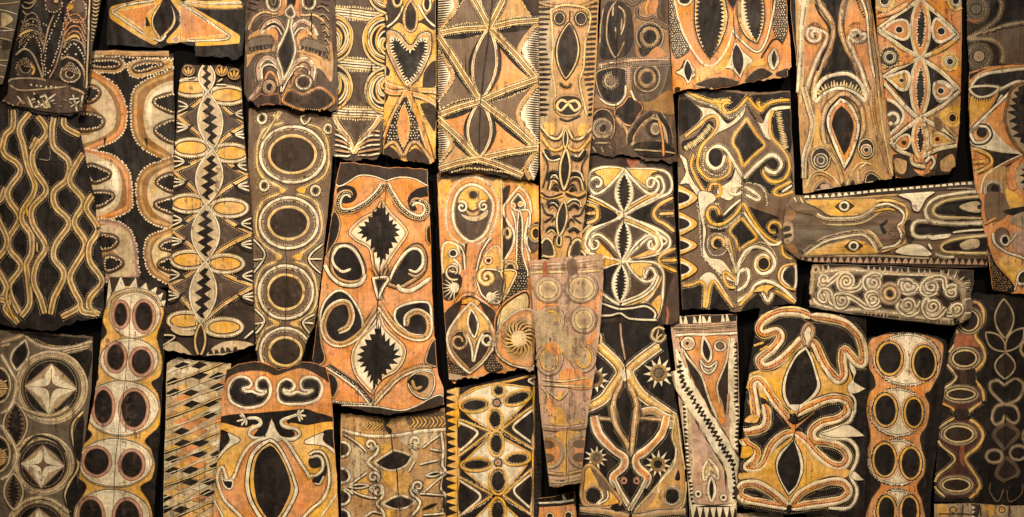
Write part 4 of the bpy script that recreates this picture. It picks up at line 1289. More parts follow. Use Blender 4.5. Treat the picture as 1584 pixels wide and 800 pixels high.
F('y', '150 560 230 500 220 640 160 650', n='yellow_patch'); F('y', '620 560 720 520 740 560 640 620', n='yellow_patch'); F('y', '340 480 500 470 540 560 460 640 350 560', n='yellow_patch'); F('y', '350 760 420 740 400 800 350 900', n='yellow_patch')
B('d1.5 w4', '40 190 150 215 250 230 420 225 600 195 770 185', n='cream_line', tp='n')
with G():
    F('k', '268 420! 330 375 405 330! 470 345 535 370! 490 440 410 472 340 460', 'd1 w3 p1.4^2.6', n='lozenge_motif')
with G():
    F('k', '325 712! 390 670 460 648! 520 670 562 690! 500 735 430 748 370 735', 'd1 w3 p1.4^2.6', n='lozenge_motif')
for a in ((240, 290, 12, 40, 20, 1.2, '290 300 285 350 225 415 290 480 300 530'), (560, 268, 12, 44, 150, -1.25, '520 300 545 340'), (262, 520, 10, 38, -40, 1.1, '290 550 300 510'),
          (285, 605, 12, 42, 40, 1.1, '240 600 300 575 330 600 325 660 285 710 330 770 340 860'), (578, 585, 12, 44, 160, -1.2, '530 600 535 640 590 690 580 740 530 800')):
    SP('d5 w3.4', *a[:6], tail=a[6], n='curl_motif')
for y, r in ((325, 55), (512, 52), (665, 54), (800, 50)):
    E('k', 40, y, r, r * .95, b='w3.4', n='edge_disc')
B('w3.4', '740 200 755 320 750 440 770 480 740 600 770 650 755 760', n='cream_line'); F('k', '770 480 745 570 755 620 790 620', n='edge_disc'); F('k', '770 660 750 720 765 770 790 780', n='edge_disc')
BB('w2.6', '40 215 140 270 215 340', '610 310 740 215', '660 320 760 340', '590 430 720 400', '90 580 220 485', '100 610 180 650 290 670', '80 590 160 575 230 575', '600 640 770 500', '590 635 760 650', '60 600 120 640', '610 790 760 780', '510 480 560 400', '200 800 260 765 320 780', n='cream_line')
Lf('k', 85, 590, 235, 578, 28, b='w2', n='leaf_motif'); Lf('k', 635, 510, 750, 490, 30, b='w2', n='leaf_motif'); Lf('k', 600, 750, 720, 705, 22, n='leaf_motif')
B('w3', '420 860 470 830 560 860', n='cream_line'); CRACK('360 90 340 150 385 200 400 330 430 500 450 800', 1.5); F('k', '355 90 375 130 350 150 390 180 380 210 340 160', n='split', jit=.5)

# yellow toothed border
P('black panel with yellow toothed border, cream squares and four petalled black flowers', '690 603 720 598 760 590 800 580 832 574 836 640 838 720 836 860 690 860 689 700', 'k', 1, 7, 0, (1.5, 1))
V(680, 575, 3.556)
B('y3.4', '98 90 100 400 105 1000', n='border_line', tp='n'); B('y3', '520 20 515 400 510 1000', n='border_line', tp='n')
TEETH('y', '98 110 100 400 105 1000', 17, 11.5, 1.1); TEETH('d', '525 60 520 400 516 1000', -7, 7, .8)
B('y3', '110 140 200 90 400 50 510 20', n='border_line')
for dia, hb in (('110 190! 120 140 300 70 500 90! 480 170 300 330! 180 260', 0), ('110 520! 300 335! 500 450! 470 530 330 685! 200 600', 0), ('150 860! 310 690! 480 850! 330 1000!', 0)):
    F('w', dia, 'd3 y2', n='cream_square')
for s in ('105 265! 280 330! 105 465!', '105 580! 290 680! 105 800!', '515 190! 340 320! 515 430!', '505 540! 350 680! 505 790!'):
    with G():
        F('d', s, 'y2.4', n='side_triangle'); B('w1/3.6', [(float(a), float(b.rstrip('!'))) for a, b in zip(s.split()[::2], s.split()[1::2])], n='dot_row')
with G():
    F('k', '105 305 165 335 170 350 105 420', n='triangle_hollow'); B('m1.8^3.4 w3', '105 280 200 325 205 350 110 440', n='cream_chevron')
with G():
    F('k', '110 620 185 680 190 700 110 770', n='triangle_hollow'); B('m1.8^3.4 w3', '110 600 215 670 220 700 120 790', n='cream_chevron')
with G():
    F('k', '510 225 430 290 430 320 505 370', n='triangle_hollow'); B('m1.8^3.4 w3', '515 210 410 295 410 320 500 390', n='cream_chevron')
with G():
    F('k', '505 580 450 650 450 690 500 730', n='triangle_hollow'); B('m1.8^3.4 w3', '500 570 415 640 420 680 495 750', n='cream_chevron')
for fl in (((325, 105, 36, 36, 0), (192, 185, 82, 40, -5), (432, 145, 80, 38, -18), (305, 262, 42, 62, 0), (315, 172)), ((312, 397, 42, 68, 0), (202, 512, 86, 36, -3), (427, 480, 72, 36, -5), (322, 602, 50, 74, 0), (322, 500)), ((320, 770, 44, 76, 0),)):
    for f in fl:
        if len(f) == 5:
            with G():
                F('d', ell(*f[:4], f[4]), 'd3.5 y3.2', n='petal'); F('k', ell(f[0], f[1], f[2] * .84, f[3] * .8, f[4]), 'u2^3', n='petal_hollow')
        else:
            E('t', f[0], f[1], 20, b='d2', n='flower_heart'); E('r', f[0], f[1], 9, n='flower_heart')
B('w3', '530 30 490 50 525 75', n='cream_chevron')

# tall striped face
P('tall ochre panel with striped edges and a long face above mirrored scrolls', '832 -60 930 -60 926 0 922 100 915 200 908 290 897 397 870 402 838 398 836 300 834 150', 't', 3, 8, 1, (1, 1.5))
V(825, 0, 4)
F('h', '25 -260 110 -260 100 100 115 300 105 420 130 540 120 700 60 800 25 800', n='striped_edge'); F('t', '415 -260 350 0 350 200 290 440 300 600 330 740 380 740', n='striped_edge')
for k in range(25):
    y = -40 + k * 31
    xe = 92 + 14 * math.sin(k * .5) if y < 620 else 100 - (y - 620) * .2
    with G():
        F('k' if k % 5 else 'd', '30 %g %g %g %g %g 30 %g' % (y, xe, y + 4, xe, y + 14, y + 17), n='stripe')
    x2 = 330 - 35 * math.sin(max(0, min(1, (y - 180) / 400)) * 3.14) if y < 700 else 320
    F('d', '%g %g %g %g %g %g %g %g' % (x2 + 8, y + 6, 395 - y * .05, y - 2, 394 - y * .05, y + 14, x2 + 8, y + 18), n='stripe')
B('d4 t3', '30 20 120 45 200 40 300 45 400 0', n='brow'); B('d3 u2.6', '100 70 180 40 280 45 345 80 345 170 320 260 310 430', n='face_line'); B('d3 u2.6', '105 70 120 260 115 430 135 560 130 640', n='face_line'); B('u2.6', '310 430 285 520 310 640 330 720', n='face_line')
for x, y, a, b_ in ((160, 120, 26, 32), (292, 122, 28, 34)):
    with G():
        E('u', x, y, a + 10, b_ + 10, b='d2', n='eye_motif'); E('k', x, y, a, b_, b='d1', n='pupil')
with G():
    Lf('u', 222, 140, 198, 502, 150, b='d2', n='nose_leaf', p=.8); Lf('d', 222, 150, 198, 492, 130, b='u1', n='nose_ring', p=.8); Lf('k', 222, 165, 200, 482, 106, n='nose_hollow', p=.8)
B('k2', '225 70 222 150'); B('d3.4', '160 515 180 540 215 545 235 520', n='nostril')
with G():
    F('d', '140 620 200 595 280 610 300 660 260 715 170 715 130 670', 't2', n='mouth_motif'); B('u3.4', '210 640 170 625 145 660 170 690 215 650 250 690 285 665 260 630 210 640', n='mouth_line'); F('k', '210 665 250 705 180 712', n='mouth_hollow')
B('d3', '150 620 200 605 270 612', n='mouth_line'); B('d3', '160 735 210 750 290 720', n='mouth_line')
V(825, 190, 3.636)
M(185, 0, 160, 700)
B('d6 u3', '40 20 90 80 140 90 175 40', n='scroll_line'); F('y', '60 0 120 10 110 70 70 50', n='yellow_patch'); B('d5 y4', '45 80 100 150 150 150 175 120', n='scroll_line')
B('k7 w2.2@3.6', '65 150 100 200 150 190', n='crescent'); B('d2.6', '50 170 80 240 70 310 50 370', n='scroll_line'); B('k7 w2.2@3.6', '80 330 95 290 130 285 150 310', n='crescent')
B('d2.4 u2@3', '75 380 95 320 130 320 155 360', n='scroll_line'); B('d2.4', '100 380 125 345 160 380', n='scroll_line'); F('k', '110 378 125 358 145 385', n='crescent'); B('d2.6 y2@3', '40 390 90 420 165 400', n='scroll_line')
B('k6 w2@3', '80 470 90 445 120 440 145 465', n='crescent'); B('d2.6', '45 450 70 510 110 525 60 560', n='scroll_line'); B('k4 t2@3', '80 480 110 460 140 490', n='crescent'); B('d2.4', '100 560 125 540 140 600', n='scroll_line'); B('k5 u2@3', '70 610 100 590 130 610', n='crescent')
with G():
    F('d', '45 740 50 670 75 650 105 680 115 750', 'u2.6 d1@3', n='foot_arch')
B('d2', '150 640 120 640 110 690', n='scroll_line')
M()
Lf('k', 183, 150, 170, 380, 56, b='u2.6', n='central_leaf'); Lf('k', 172, 440, 145, 640, 54, b='u2.2', n='central_leaf'); Lf('d', 180, 40, 178, 150, 26, b='u1.6', n='central_leaf'); F('k', '135 640 155 640 150 690 130 680', 'u1.6', n='figure_tip')

# worn tapered panel
P('worn tapering panel with faded rings and orange patches', '818 404 850 400 890 397 931 392 933 430 928 500 920 570 912 620 905 670 898 745 880 747 862 752 850 750 842 690 834 620 828 520 822 450', 'm', 4, 9, 2, (2, 1.5))
CUR.under = 'b'; CUR.stitch = 'u'
V(815, 390, 3.81)
B('m3 w1.6^3', '20 75 200 65 430 40', n='top_stripe'); BB('u3', '20 125 100 118 220 118', '290 120 400 110 430 108', n='top_stripe'); B('m4', '20 95 200 90 430 78', n='top_stripe')
F('r', '95 60 120 60 115 160 90 160', n='stain', jit=1); F('b', '240 50 290 50 290 160 240 130', n='stain', jit=1.2)
F('o', '60 270 110 300 170 300 160 340 60 340', n='orange_patch'); F('o', '430 230 420 330 400 480 370 560 340 570 330 540 400 440 380 350 330 310', n='orange_patch'); F('o', '120 550 150 520 210 600 180 620', n='orange_patch')
for x, y, a, b_ in ((125, 222, 50, 46), (318, 212, 66, 56), (332, 398, 46, 48)):
    with G():
        F('h', ell(x, y, a + 26, b_ + 24), 'm3 b1', n='worn_ring'); F('h', ell(x, y, a, b_), 'b1.6 u2.2 m1@3 p1.6@-4.5', n='ring_heart')
for x, y, a, b_ in ((140, 400, 56, 60), (130, 632, 56, 66), (330, 620, 50, 62)):
    with G():
        F('h', ell(x, y, a + 18, b_ + 16), 'm2.6', n='worn_ring'); F('h', ell(x, y, a - 8, b_ - 8), 'y2.4', n='ring_heart')
F('o', '70 440 200 470 240 540 180 600 80 540', n='orange_patch', jit=1.2); F('o', '200 700 300 690 380 760 360 800 220 790', n='orange_patch', jit=1.2)
F('h', '60 350 180 400 250 480 330 480 340 560 250 640 160 520 60 560', n='bare_patch', jit=1.6)
V(815, 580, 3.636)
for s in ('85 20 200 30 340 10', '90 50 200 55 340 60', '120 90 180 130 230 80', '80 60 120 120 100 200'): B('u2', s, n='worn_line')
F('y', '160 180 200 190 230 270 300 240 310 280 140 270', n='yellow_patch'); F('o', '110 130 150 140 160 190 120 220', n='orange_patch'); F('y', '170 100 200 90 180 140', n='yellow_patch')
B('b9 m6 b1', '80 290 200 295 330 280', n='cross_stripe', tp='n'); F('y', '160 320 290 315 240 400 230 500 240 540 180 540 210 440', n='yellow_patch')
for x, y in ((125, 425), (305, 420)):
    with G():
        F('t', ell(x, y, 75, 88), 'b3 h3 b1@3', n='worn_ring'); F('o', ell(x, y, 56, 70), n='ring_heart'); E('b', x - 10, y - 40, 40, 24, n='ring_patch'); E('b', x - 10, y + 35, 40, 26, n='ring_patch')
B('d6 t4', '110 540 200 550 320 525', n='cross_stripe', tp='n'); B('m4', '115 575 200 575 310 555', n='cross_stripe', tp='n'); B('h5 d1', '120 600 200 600 310 580', n='cross_stripe', tp='n')
CRACK('225 280 218 400 220 620', 1.2)

# sliver below it
P('small orange panel edge with cream teeth below the worn tapering panel', '830 772 860 768 889 761 892 800 894 860 828 860', 'o', 1, 5, 1, (1, 1))
V(815, 580, 3.636)
F('k', '50 690 270 650 275 720 60 740', n='dark_rim'); TEETH('w', '60 722 160 716 275 690', -9, 8, .8); B('w3 k3@4', '50 725 160 722 280 705', n='cream_line'); E('k', 130, 800, 20, b='u2', n='spot'); E('k', 235, 795, 22, b='u2', n='spot')
# ================================================================== right half
# dark carved panel, top
P('dark carved panel with worn rings, a cross line and pale leaf outline', '932 -60 1036 -60 1033 0 1034 60 1039 130 1044 200 1048 250 1035 254 1020 248 1004 250 995 247 985 243 965 240 940 242 912 238 914 180 922 100 928 40', 'a', 3, 8, 2, (1.5, 2.5))
V(905, 0, 5.333)
F('k', '200 20 150 100 140 300 130 480 330 470 400 300 360 60', n='dark_field'); F('c', '400 100 560 0 600 180 690 260 690 480 480 490 420 460 400 260', n='ochre_field')
B('d2 h2', '255 15 200 100 175 240 190 370 250 480 320 350', n='leaf_outline'); B('p2', '270 60 320 110 320 210 290 300', n='leaf_line'); B('p1.6', '150 70 130 200 120 360', n='leaf_line'); BB('h2', '230 60 225 140', '250 230 245 330', '300 160 295 260', n='leaf_line')
B('d5 b3', '330 0 380 50 440 20 460 -20', n='scroll_line'); B('d5 b3', '430 70 430 140 500 165 560 150 590 190 680 250', n='scroll_line'); B('d3 o3', '530 0 500 70 510 130', n='scroll_line'); F('e', '540 20 600 20 570 120 530 110', n='orange_patch')
for x, y, r, d in ((530, 312, 66, 1), (505, 650, 60, 0)):
    with G():
        F('k', ell(x, y, r + 46, r + 54), 'h1.4', n='ring_ground'); F('a', ell(x, y, r + 26, r + 30), 'h2.2 k2', n='ring_rim'); E('k', x, y, r, r + 4, b='t2', n='ring_hollow')
F('k', '440 400 520 430 560 420 470 475', n='dark_field'); F('e', '590 390 660 470 510 480', n='orange_patch')
B('k4 m3', '110 545 300 515 500 500 690 500', n='cross_line', tp='n'); B('d2 b3.4', '100 580 250 570 450 545 690 530', n='cross_line', tp='n'); BB('w1.8', '130 530 135 570', '190 525 240 520', n='cross_line')
F('k', '100 600 330 580 340 760 300 830 220 860 130 800', 'h1.6', n='ring_ground'); SP('d4 h3', 215, 680, 20, 62, 200, 1.2, n='ring_motif'); E('b', 215, 670, 30, 30, n='ring_heart')
B('d3 f5', '350 560 355 700 350 800', n='orange_bar', tp='n'); B('d2 b3', '680 560 650 700 600 800', n='scroll_line')
V(905, 130, 5.333)
F('c', '90 90 180 170 250 180 330 120 360 0 400 120 460 150 540 150 700 60 730 250 560 230 470 240 370 340 250 300 240 230 150 200 70 200', n='ochre_field')
F('k', '360 110 430 150 470 200 440 260 370 350 260 290 245 220 310 170', 'o1.6', n='dark_heart')
B('w2.6 d1@2', '330 20 320 110 260 175 180 170 120 120', n='scroll_line'); B('w2.6', '370 60 400 130 430 150', n='scroll_line')
with G():
    F('k', ell(140, 350, 100, 140), 't1.6', n='ring_ground'); F('a', ell(140, 370, 76, 76), 'h2.4', n='ring_rim'); E('k', 145, 372, 42, b='h2.2 d1', n='ring_hollow')
with G():
    F('a', '380 500 440 380 500 310 560 290 620 330 640 470', 'd2 h2.6', n='ring_ground'); E('k', 565, 375, 70, 74, n='ring_rim'); E('g', 575, 375, 36, 44, b='h2.2', n='ring_hollow')
B('d3 t4', '250 280 330 380 360 480', n='scroll_line'); B('k8 b3@4 t2@-5', '550 235 440 320 370 430 365 500', n='scroll_line'); B('k6 h2@4', '600 250 680 380 700 520', n='scroll_line')
F('d', '60 470 230 460 225 590 60 600', n='worn_patch', jit=1.5); F('k', '400 500 640 480 740 560 700 600 480 600', n='dark_field'); BB('h2', '80 490 210 490', '60 520 90 570', '130 520 150 570', '190 510 215 540', '400 545 620 560 740 575', n='scratch'); B('o3', '600 300 630 430 640 600', n='stain_line')
CRACK('255 -500 250 100 240 470', 1.1)

# yellow scrolls and serrated leaves
P('panel of white serrated leaves between yellow scrolls on brown', '906 240 940 240 985 246 1040 255 1043 320 1047 390 1051 470 1052 500 1040 503 1000 499 960 498 920 499 905 440 898 400 903 320', 'd', 2, 8, 0, (1, 1.5))
V(895, 250, 5)
F('r', '370 -30 400 -40 460 -20 460 40 400 50', n='painted_patch'); F('b', '440 20 520 30 500 90 450 80', n='painted_patch')
for (s, k) in (('85 100 130 60 230 45 350 60! 280 150 180 245 110 240 85 200', 'u'), ('370 60! 480 60 620 65 690 90 722 160 700 240 580 300 380 400! 480 310 600 270 660 210 640 130 600 120 560 200 480 170', 'u'),
          ('345 420! 180 470 80 530 45 620 60 700 130 720 290 790 340 770! 240 640 160 570 100 610 110 670 80 640 110 560 230 510', 'u'), ('350 420! 480 470 600 520 690 580 705 640 660 700 560 730 340 770! 440 680 540 590 620 590 650 640 680 610 600 560 460 520', 'u')):
    F('a', s, 'd2 w3', n='scroll_field')
for s in ('120 80 230 52 335 66 262 150 205 205 185 130', '385 66 500 64 620 72 560 100 545 190 480 165', '150 610 180 640 290 770 200 745 130 700', '560 610 540 680 400 750 560 722 640 690 600 680'):
    F('y', s, 'd1', n='yellow_corner')
M(352, 0, 344, 800)
F('a', '352 70! 290 150 200 235 130 262 95 258 200 325 345 412!', 'w1.2^3', n='brown_sector'); F('a', '345 428! 220 490 125 545 190 570 260 660 335 762!', 'w1.2^3', n='brown_sector')
B('d5 w3.4', '350 60 290 130 200 220 130 250 85 200 90 150 140 120 175 150 165 190 130 195', n='scroll_line'); B('d5 w3.4', '340 765 250 640 160 565 100 590 85 640 110 680 150 660 150 620 125 610', n='scroll_line')
B('d2 w3 y2.4@4 w2.4@7.5', '80 265 200 320 345 415', n='ray_line'); B('d2 w3 y2.4@4 w2.4@7.5', '345 425 220 470 90 540 48 640 90 700', n='ray_line')
M()
F('k', '140 340 300 420 120 500 80 460', n='dark_wedge'); F('k', '400 420 590 320 580 400 620 480', n='dark_wedge'); F('d', '400 760 560 740 620 720 600 780', n='dark_wedge')
for a in ((352, 80, 348, 400, 150), (350, 450, 335, 770, 130)):
    with G():
        Lf('w', *a, b='d1.4 w1^2.6', n='serrated_leaf'); Lf('k', a[0], a[1] + 18, a[2], a[3] - 22, a[4] * .6, 11, 4.5, n='leaf_blade')
def hand3(s):
    for q in s: B('d6 y4.4 u1.2^2.6', q, n='yellow_fork')
hand3(('730 280 630 330 580 390 600 450 660 480 740 540', '620 405 740 400')); hand3(('750 670 660 710 620 750 640 800 760 850', '640 765 760 762')); hand3(('60 330 130 350 145 400 130 450 60 480', '60 402 130 400'))
E('w', 347, 415, 26, 18, n='knot')
V(895, 390, 5)
F('y', '330 70! 230 45 190 40 190 120 290 95', 'd2 w2.6', n='scroll_field'); F('a', '360 75! 480 75 590 85 650 150 655 260 640 400 600 510 580 420 480 440 420 450 560 340 600 230 590 150 540 130 500 200 440 180', 'd2 w3', n='scroll_field')
F('a', '370 90! 430 180 540 230 600 230 520 330 340 400 400 260', 'w1.2^3', n='brown_sector'); B('d5 w3.4', '365 75 430 170 520 230 590 190 570 130 520 120 495 160 520 200', n='scroll_line')
for s in ('395 92 500 82 570 98 500 130 492 190 440 165', '560 400 630 330 635 420 605 490'): F('y', s, 'd1', n='yellow_corner')
F('k', '180 160 300 100 265 200 270 300 310 400 200 330', n='dark_wedge'); B('d5 w3 y2.4@4 w2.4@-4', '330 410 480 350 580 270 620 180', n='ray_line'); B('d4 w3', '180 320 250 370 320 410', n='ray_line')
with G():
    Lf('w', 330, 85, 315, 400, 136, b='d1.4 w1^2.6', n='serrated_leaf'); Lf('k', 330, 105, 317, 380, 76, 11, 4.5, n='leaf_blade')
B('k8 w2.6', '160 390 240 420 310 440 400 435 520 420 590 470 580 520', n='foot_line'); F('k', '160 420 310 450 520 435 580 480 560 515 420 510 320 480 240 500 160 500', n='dark_wedge'); B('w2.6', '160 490 240 490 320 475 400 515 600 525', n='foot_line')
F('a', '700 270 780 150 780 500 680 570 640 520', n='bare_edge'); B('r3', '680 420 690 480 680 560', n='stain_line')
E('w', 335, 72, 22, 16, n='knot'); CRACK('350 -640 345 -200 330 80 310 560', .9)

# white suns
P('black panel with crossing yellow bands, white suns and a long snout', '922 499 958 496 990 498 1024 499 1030 520 1038 580 1048 640 1056 700 1062 770 1064 860 890 860 896 780 903 700 910 620 917 550', 'k', 3, 9, 0, (1.2, 1))
V(890, 480, 5)
for s, t in ((-1, 0), (1, 1)):
    p = '170 270 240 330 300 390 335 440 345 490 280 590 200 690 60 760' if t == 0 else '640 270 560 330 480 390 410 460 430 540 500 640 600 720 760 830'
    B('d17 h14 y8 w1.8@-6.4 w1.8@6.4 d1@4.4', p, n='yellow_band', tp='n'); B('w1.6/3.6', p)
B('d6 u3.4', '170 250 165 190 180 175 195 200 195 250', n='band_loop'); F('k', '590 210 600 150 640 130 685 150 690 200 650 240', 'd2 u3', n='band_loop'); BB('u2', '620 220 640 150', '620 225 670 180', n='band_loop')
F('w', '340 440 385 480! 400 450 420 490 390 540 360 530', n='knot'); B('d9 t7 w1.2/3', '355 560 310 640 290 740 310 860', n='inner_band'); B('d9 t7 w1.2/3', '400 560 450 660 470 760 480 860', n='inner_band')
def sun(x, y, ri, ro, h, n=11):
    with G():
        SUN('w', x, y, ri, ro, n); E('a', x, y, ri * .95, b='y2.2 d1', n='sun_disc'); E('k' if h else 'g', x, y, ri * .6, b='d1', n='sun_heart')
sun(640, 480, 58, 118, 0); sun(145, 525, 58, 112, 1)
CRACK('340 90 350 250 385 440 400 800', 1.3); B('m2.4', '345 100 350 200 380 380', n='seam')
V(890, 630, 4.706)
sun(597, 408, 46, 104, 1); sun(150, 362, 40, 88, 0)
B('d14 h11 t5 w1.8@-4.6', '480 30 560 20 640 60 690 80', n='yellow_band', tp='n'); B('t3.4 w1^2.6', '110 70 250 80', n='cross_fringe'); B('t3.4 w1^2.6', '470 70 660 90', n='cross_fringe'); E('h', 690, 120, 26, 28, b='w2', n='knot')
B('d9 t7 w1.2/3', '260 -20 290 120 370 260 395 350', n='inner_band'); B('d9 t7 w1.2/3', '440 -20 420 160 395 350', n='inner_band')
M(395, 0, 395, 800)
B('d14 w11.5 o6 d0.8/4', '130 60 170 190 270 300 350 360 340 430 270 500 300 570', n='snout_band', tp='n'); B('d9 w6.5 h3', '280 520 330 620 400 740', n='snout_band', tp='n')
with G():
    E('m', 350, 525, 22, 26, b='r1.4', n='nostril'); E('k', 350, 528, 10, 12, n='nostril_hollow')
M()
F('y', '60 440 120 420 240 560 330 680 250 720 100 720 40 650 50 520', 't4 d1.2@3', n='corner_lobe'); F('b', '110 440 230 540 240 640 180 700 170 560', n='corner_patch')
with G():
    E('k', 130, 635, 66, 70, b='d1 t3', n='lobe_hollow'); B('w2.4', '180 600 195 650 150 700 230 660 230 600', n='lobe_line')
B('d10 h8 t4', '5 735 150 745 300 770 380 790', n='foot_band', tp='n'); F('k', '250 720 300 690 330 740 290 750', n='dark_wedge')
F('t', '730 60 700 200 730 320 680 440 540 620 430 760 620 760 760 730 800 620 790 430 760 260', 'd1.4 u2', n='corner_lobe'); F('y', '620 540 560 680 500 730 600 720 620 690', n='yellow_patch'); F('k', '745 450 760 520 720 520', n='dark_wedge')
B('d2 w2.2', '730 290 710 420 620 530 600 600 640 690', n='lobe_line')
with G():
    E('k', 700, 640, 62, 66, b='w2.6 d1', n='lobe_hollow'); B('t6', '640 590 625 640 640 680', n='lobe_line')
B('d10 h8 t3', '410 790 600 765 800 750', n='foot_band', tp='n'); CRACK('390 0 392 400 398 790', 1.2)

# toothed leaves
P('orange panel with two tall black leaves edged in white teeth', '1036 -60 1218 -60 1216 0 1217 30 1221 60 1223 104 1217 110 1217 119 1190 124 1150 130 1112 138 1080 138 1055 140 1040 146 1038 100 1035 40', 'o', 3, 8, 1, (1.5, 2))
V(1030, 0, 5.333)
F('a', '20 -60 80 30 120 230 190 400 170 450 90 490 50 440 20 200', n='dotted_field'); DOTS('w', 1.0, 3.6, '22 -40 70 40 110 230 180 400 160 440 90 480 60 430 25 200'); F('a', '880 -60 980 -60 1000 250 960 360 900 320 870 200', n='dotted_field'); DOTS('w', 1.0, 3.8, '890 -40 970 -40 990 260 950 350 900 310 875 200')
with G():
    E('k', 150, 10, 50, 36, b='w3', n='ring_motif')
B('d2 w2.6', '60 -40 110 190 170 340 270 500 340 555 420 520 500 400 545 260', n='leaf_border'); B('k2.2^3 ', '190 410 270 520 340 570 420 540'); B('w2.6 d1@2', '545 260 600 330 700 420 760 430 810 360 860 200 900 -20', n='leaf_border')
with G():
    F('w', '260 -100 230 130 240 260 290 400 355 490! 430 390 495 220 500 100 440 -100', 'd2 y3@-4', n='serrated_leaf'); Lf('k', 360, -220, 352, 490, 215, 22, 6, n='leaf_blade', p=.7)
with G():
    F('w', '610 -100 580 100 600 220 660 320 745 370! 790 250 805 100 760 -100', 'd2 y3@-4', n='serrated_leaf'); Lf('k', 700, -220, 735, 345, 150, 20, 6, n='leaf_blade', p=.7)
F('k', '490 -20 590 -20 545 100!', 'r2', n='dark_wedge')
for s, l in (('555 350! 530 460 480 560 540 580 605 660! 650 560 710 510 640 440', (570, 365, 600, 635, 100)), ('160 490! 140 560 75 600 140 640 175 705! 220 640 265 625 220 560', (172, 500, 182, 685, 70)), ('880 400! 830 480 845 560 880 590! 930 520 910 440', (885, 410, 882, 575, 50))):
    with G():
        F('w', s, 'd1', n='pointed_eye'); Lf('k', *l, b='d1 w1.6', n='eye_hollow')
F('y', '230 600 300 560 430 540 500 440 520 480 470 590 380 620 260 690', n='yellow_patch'); F('y', '650 560 760 500 820 540 700 560 640 610', n='yellow_patch')
F('d', '230 710 320 660 430 640 520 650 600 680 560 720 430 745', 'w1.6^3 t2', n='dark_lobe'); F('d', '630 680 700 600 780 565 840 590 880 620 820 660 700 690', 'w1.6^3 t2', n='dark_lobe'); F('d', '900 610 1000 570 1000 640 930 640', n='dark_lobe')
F('k', '75 730 110 725 110 780 75 780', n='dark_patch'); B('d2', '80 590 120 570 150 500'); B('d2.6', '770 490 830 400 870 340 920 330 960 370', n='leaf_border'); B('w2 ', '180 740 230 790 260 800'); CRACK('545 100 560 280 575 370', 1.3)

# green scroll panel
P('dark panel with cream and yellow scrollwork around two black lozenges', '1051 147 1080 136 1120 140 1160 143 1222 141 1224 200 1228 260 1230 340 1232 420 1231 470 1190 474 1140 482 1100 478 1056 479 1052 400 1049 300 1049 200', 'b', 2, 9, 0, (1.5, 2))
V(1035, 130, 4.444)
F('k', '60 70 200 40 430 60 540 80 560 100 500 130 470 190 400 270 340 200 240 140 130 120', n='dark_field'); F('k', '550 90 700 70 830 60 830 170 690 170 650 250 600 180', n='dark_field')
F('k', '70 110 200 160 215 210 190 270 90 350 70 350', n='dark_field'); F('k', '690 190 830 180 835 460 760 440 690 330', n='dark_field'); F('k', '510 650 600 540 680 480 760 520 830 560 840 720 700 760 640 700 510 680', n='dark_field'); F('k', '150 560 180 480 220 640 320 680 420 640 440 590 480 640 330 690 280 770 220 720', n='dark_field')
SW = 'd5.5 w4.4'; SY = 'd5 y3.8'
B('d9 g7 w1/3', '110 70 200 120 300 155 350 180 400 230 450 225 520 150', n='upper_band'); B(SY, '110 50 200 90 330 140 370 190 410 200 470 170 540 90', n='scroll_line'); B('d3 y6', '280 125 370 120 420 115', n='scroll_line'); SP(SY, 400, 155, 24, 36, -40, -.6)
B(SY, '540 95 590 160 630 185 660 150 720 120 830 110', n='scroll_line'); SP(SY, 635, 140, 22, 30, -120, -.7)
F('w', '75 75 200 150 290 170 340 210 390 270 430 260 530 150! 500 230 430 290 330 340 270 390 330 260 300 210 230 240 110 350 220 230 210 170', 'd1', n='cream_field')
F('w', '530 140! 590 240 640 270 670 200 720 160 830 150 830 170 720 190 690 240 700 380 650 360 600 270', 'd1', n='cream_field'); B('k1.4/3.4', '540 170 600 260 650 350')
B(SY, '110 360 200 290 270 230 320 230 330 290 290 360 230 420 200 500 200 580 260 650 330 660 400 620 420 560 400 500', n='scroll_line')
with G():
    F('k', '90 400 180 360 260 260 300 270 280 340 200 420 110 460', 'd1', n='dark_finger'); TEETH('u', '110 440 190 390 280 290', 6, 2.6, .75); TEETH('u', '110 440 190 390 280 290', -4, 2.6, .75)
TEETH('u', '750 195 765 300 800 440', 5, 2.6, .75); TEETH('u', '750 195 765 300 800 440', -5, 2.6, .75)
B(SY, '720 180 690 250 700 360 760 430 810 500 825 580 780 660 700 670 650 630 640 590', n='scroll_line'); B(SW, '510 650 600 560 690 490 750 510 770 560 730 610 680 600 655 570', n='scroll_line')
B(SW, '495 640 440 540 390 460 330 430 270 470 265 540 310 585 360 560 380 490', n='scroll_line'); E('k', 315, 505, 46, 60, b='d1', n='coil_hollow'); B('w1.2/3.6', '250 440 230 560 290 620 360 620 410 560')
with G():
    F('k', '530 240! 450 350 435 410 470 470 505 570! 570 500 650 430 640 400 590 340', 'd1.4 y3.4', n='lozenge_motif')
F('w', '450 580! 420 660 330 720 340 770 420 800 480 700 495 660', 'd1', n='cream_field'); B(SY, '170 480 150 560 200 680 280 780 350 760 340 700 290 690 270 740', n='scroll_line')
F('w', '70 480 120 520 140 620 200 720 260 800 210 800 130 690 70 690 110 620 100 560', 'd1 k1/3', n='cream_field'); B(SW, '500 700 430 710 415 750 460 760 500 740', n='scroll_line'); B(SW, '510 705 570 740 620 780 600 800 520 760', n='scroll_line'); B('w1.3/3.6', '530 680 620 700 660 760 670 830')
B(SY, '840 670 740 720 715 750 760 770 850 740', n='scroll_line'); B('w3', '840 700 770 745', n='scroll_line')
V(1035, 300, 4.21)
F('w', '190 -10 280 0 300 40 240 90 220 150 240 240 230 340 260 410 340 430 400 500 435 580! 380 560 330 520 280 480 220 400 215 300 215 220 200 140', 'd1', n='cream_field'); B('w1.2/3.4', '180 60 195 160 205 300 215 400 280 480 320 520 380 610')
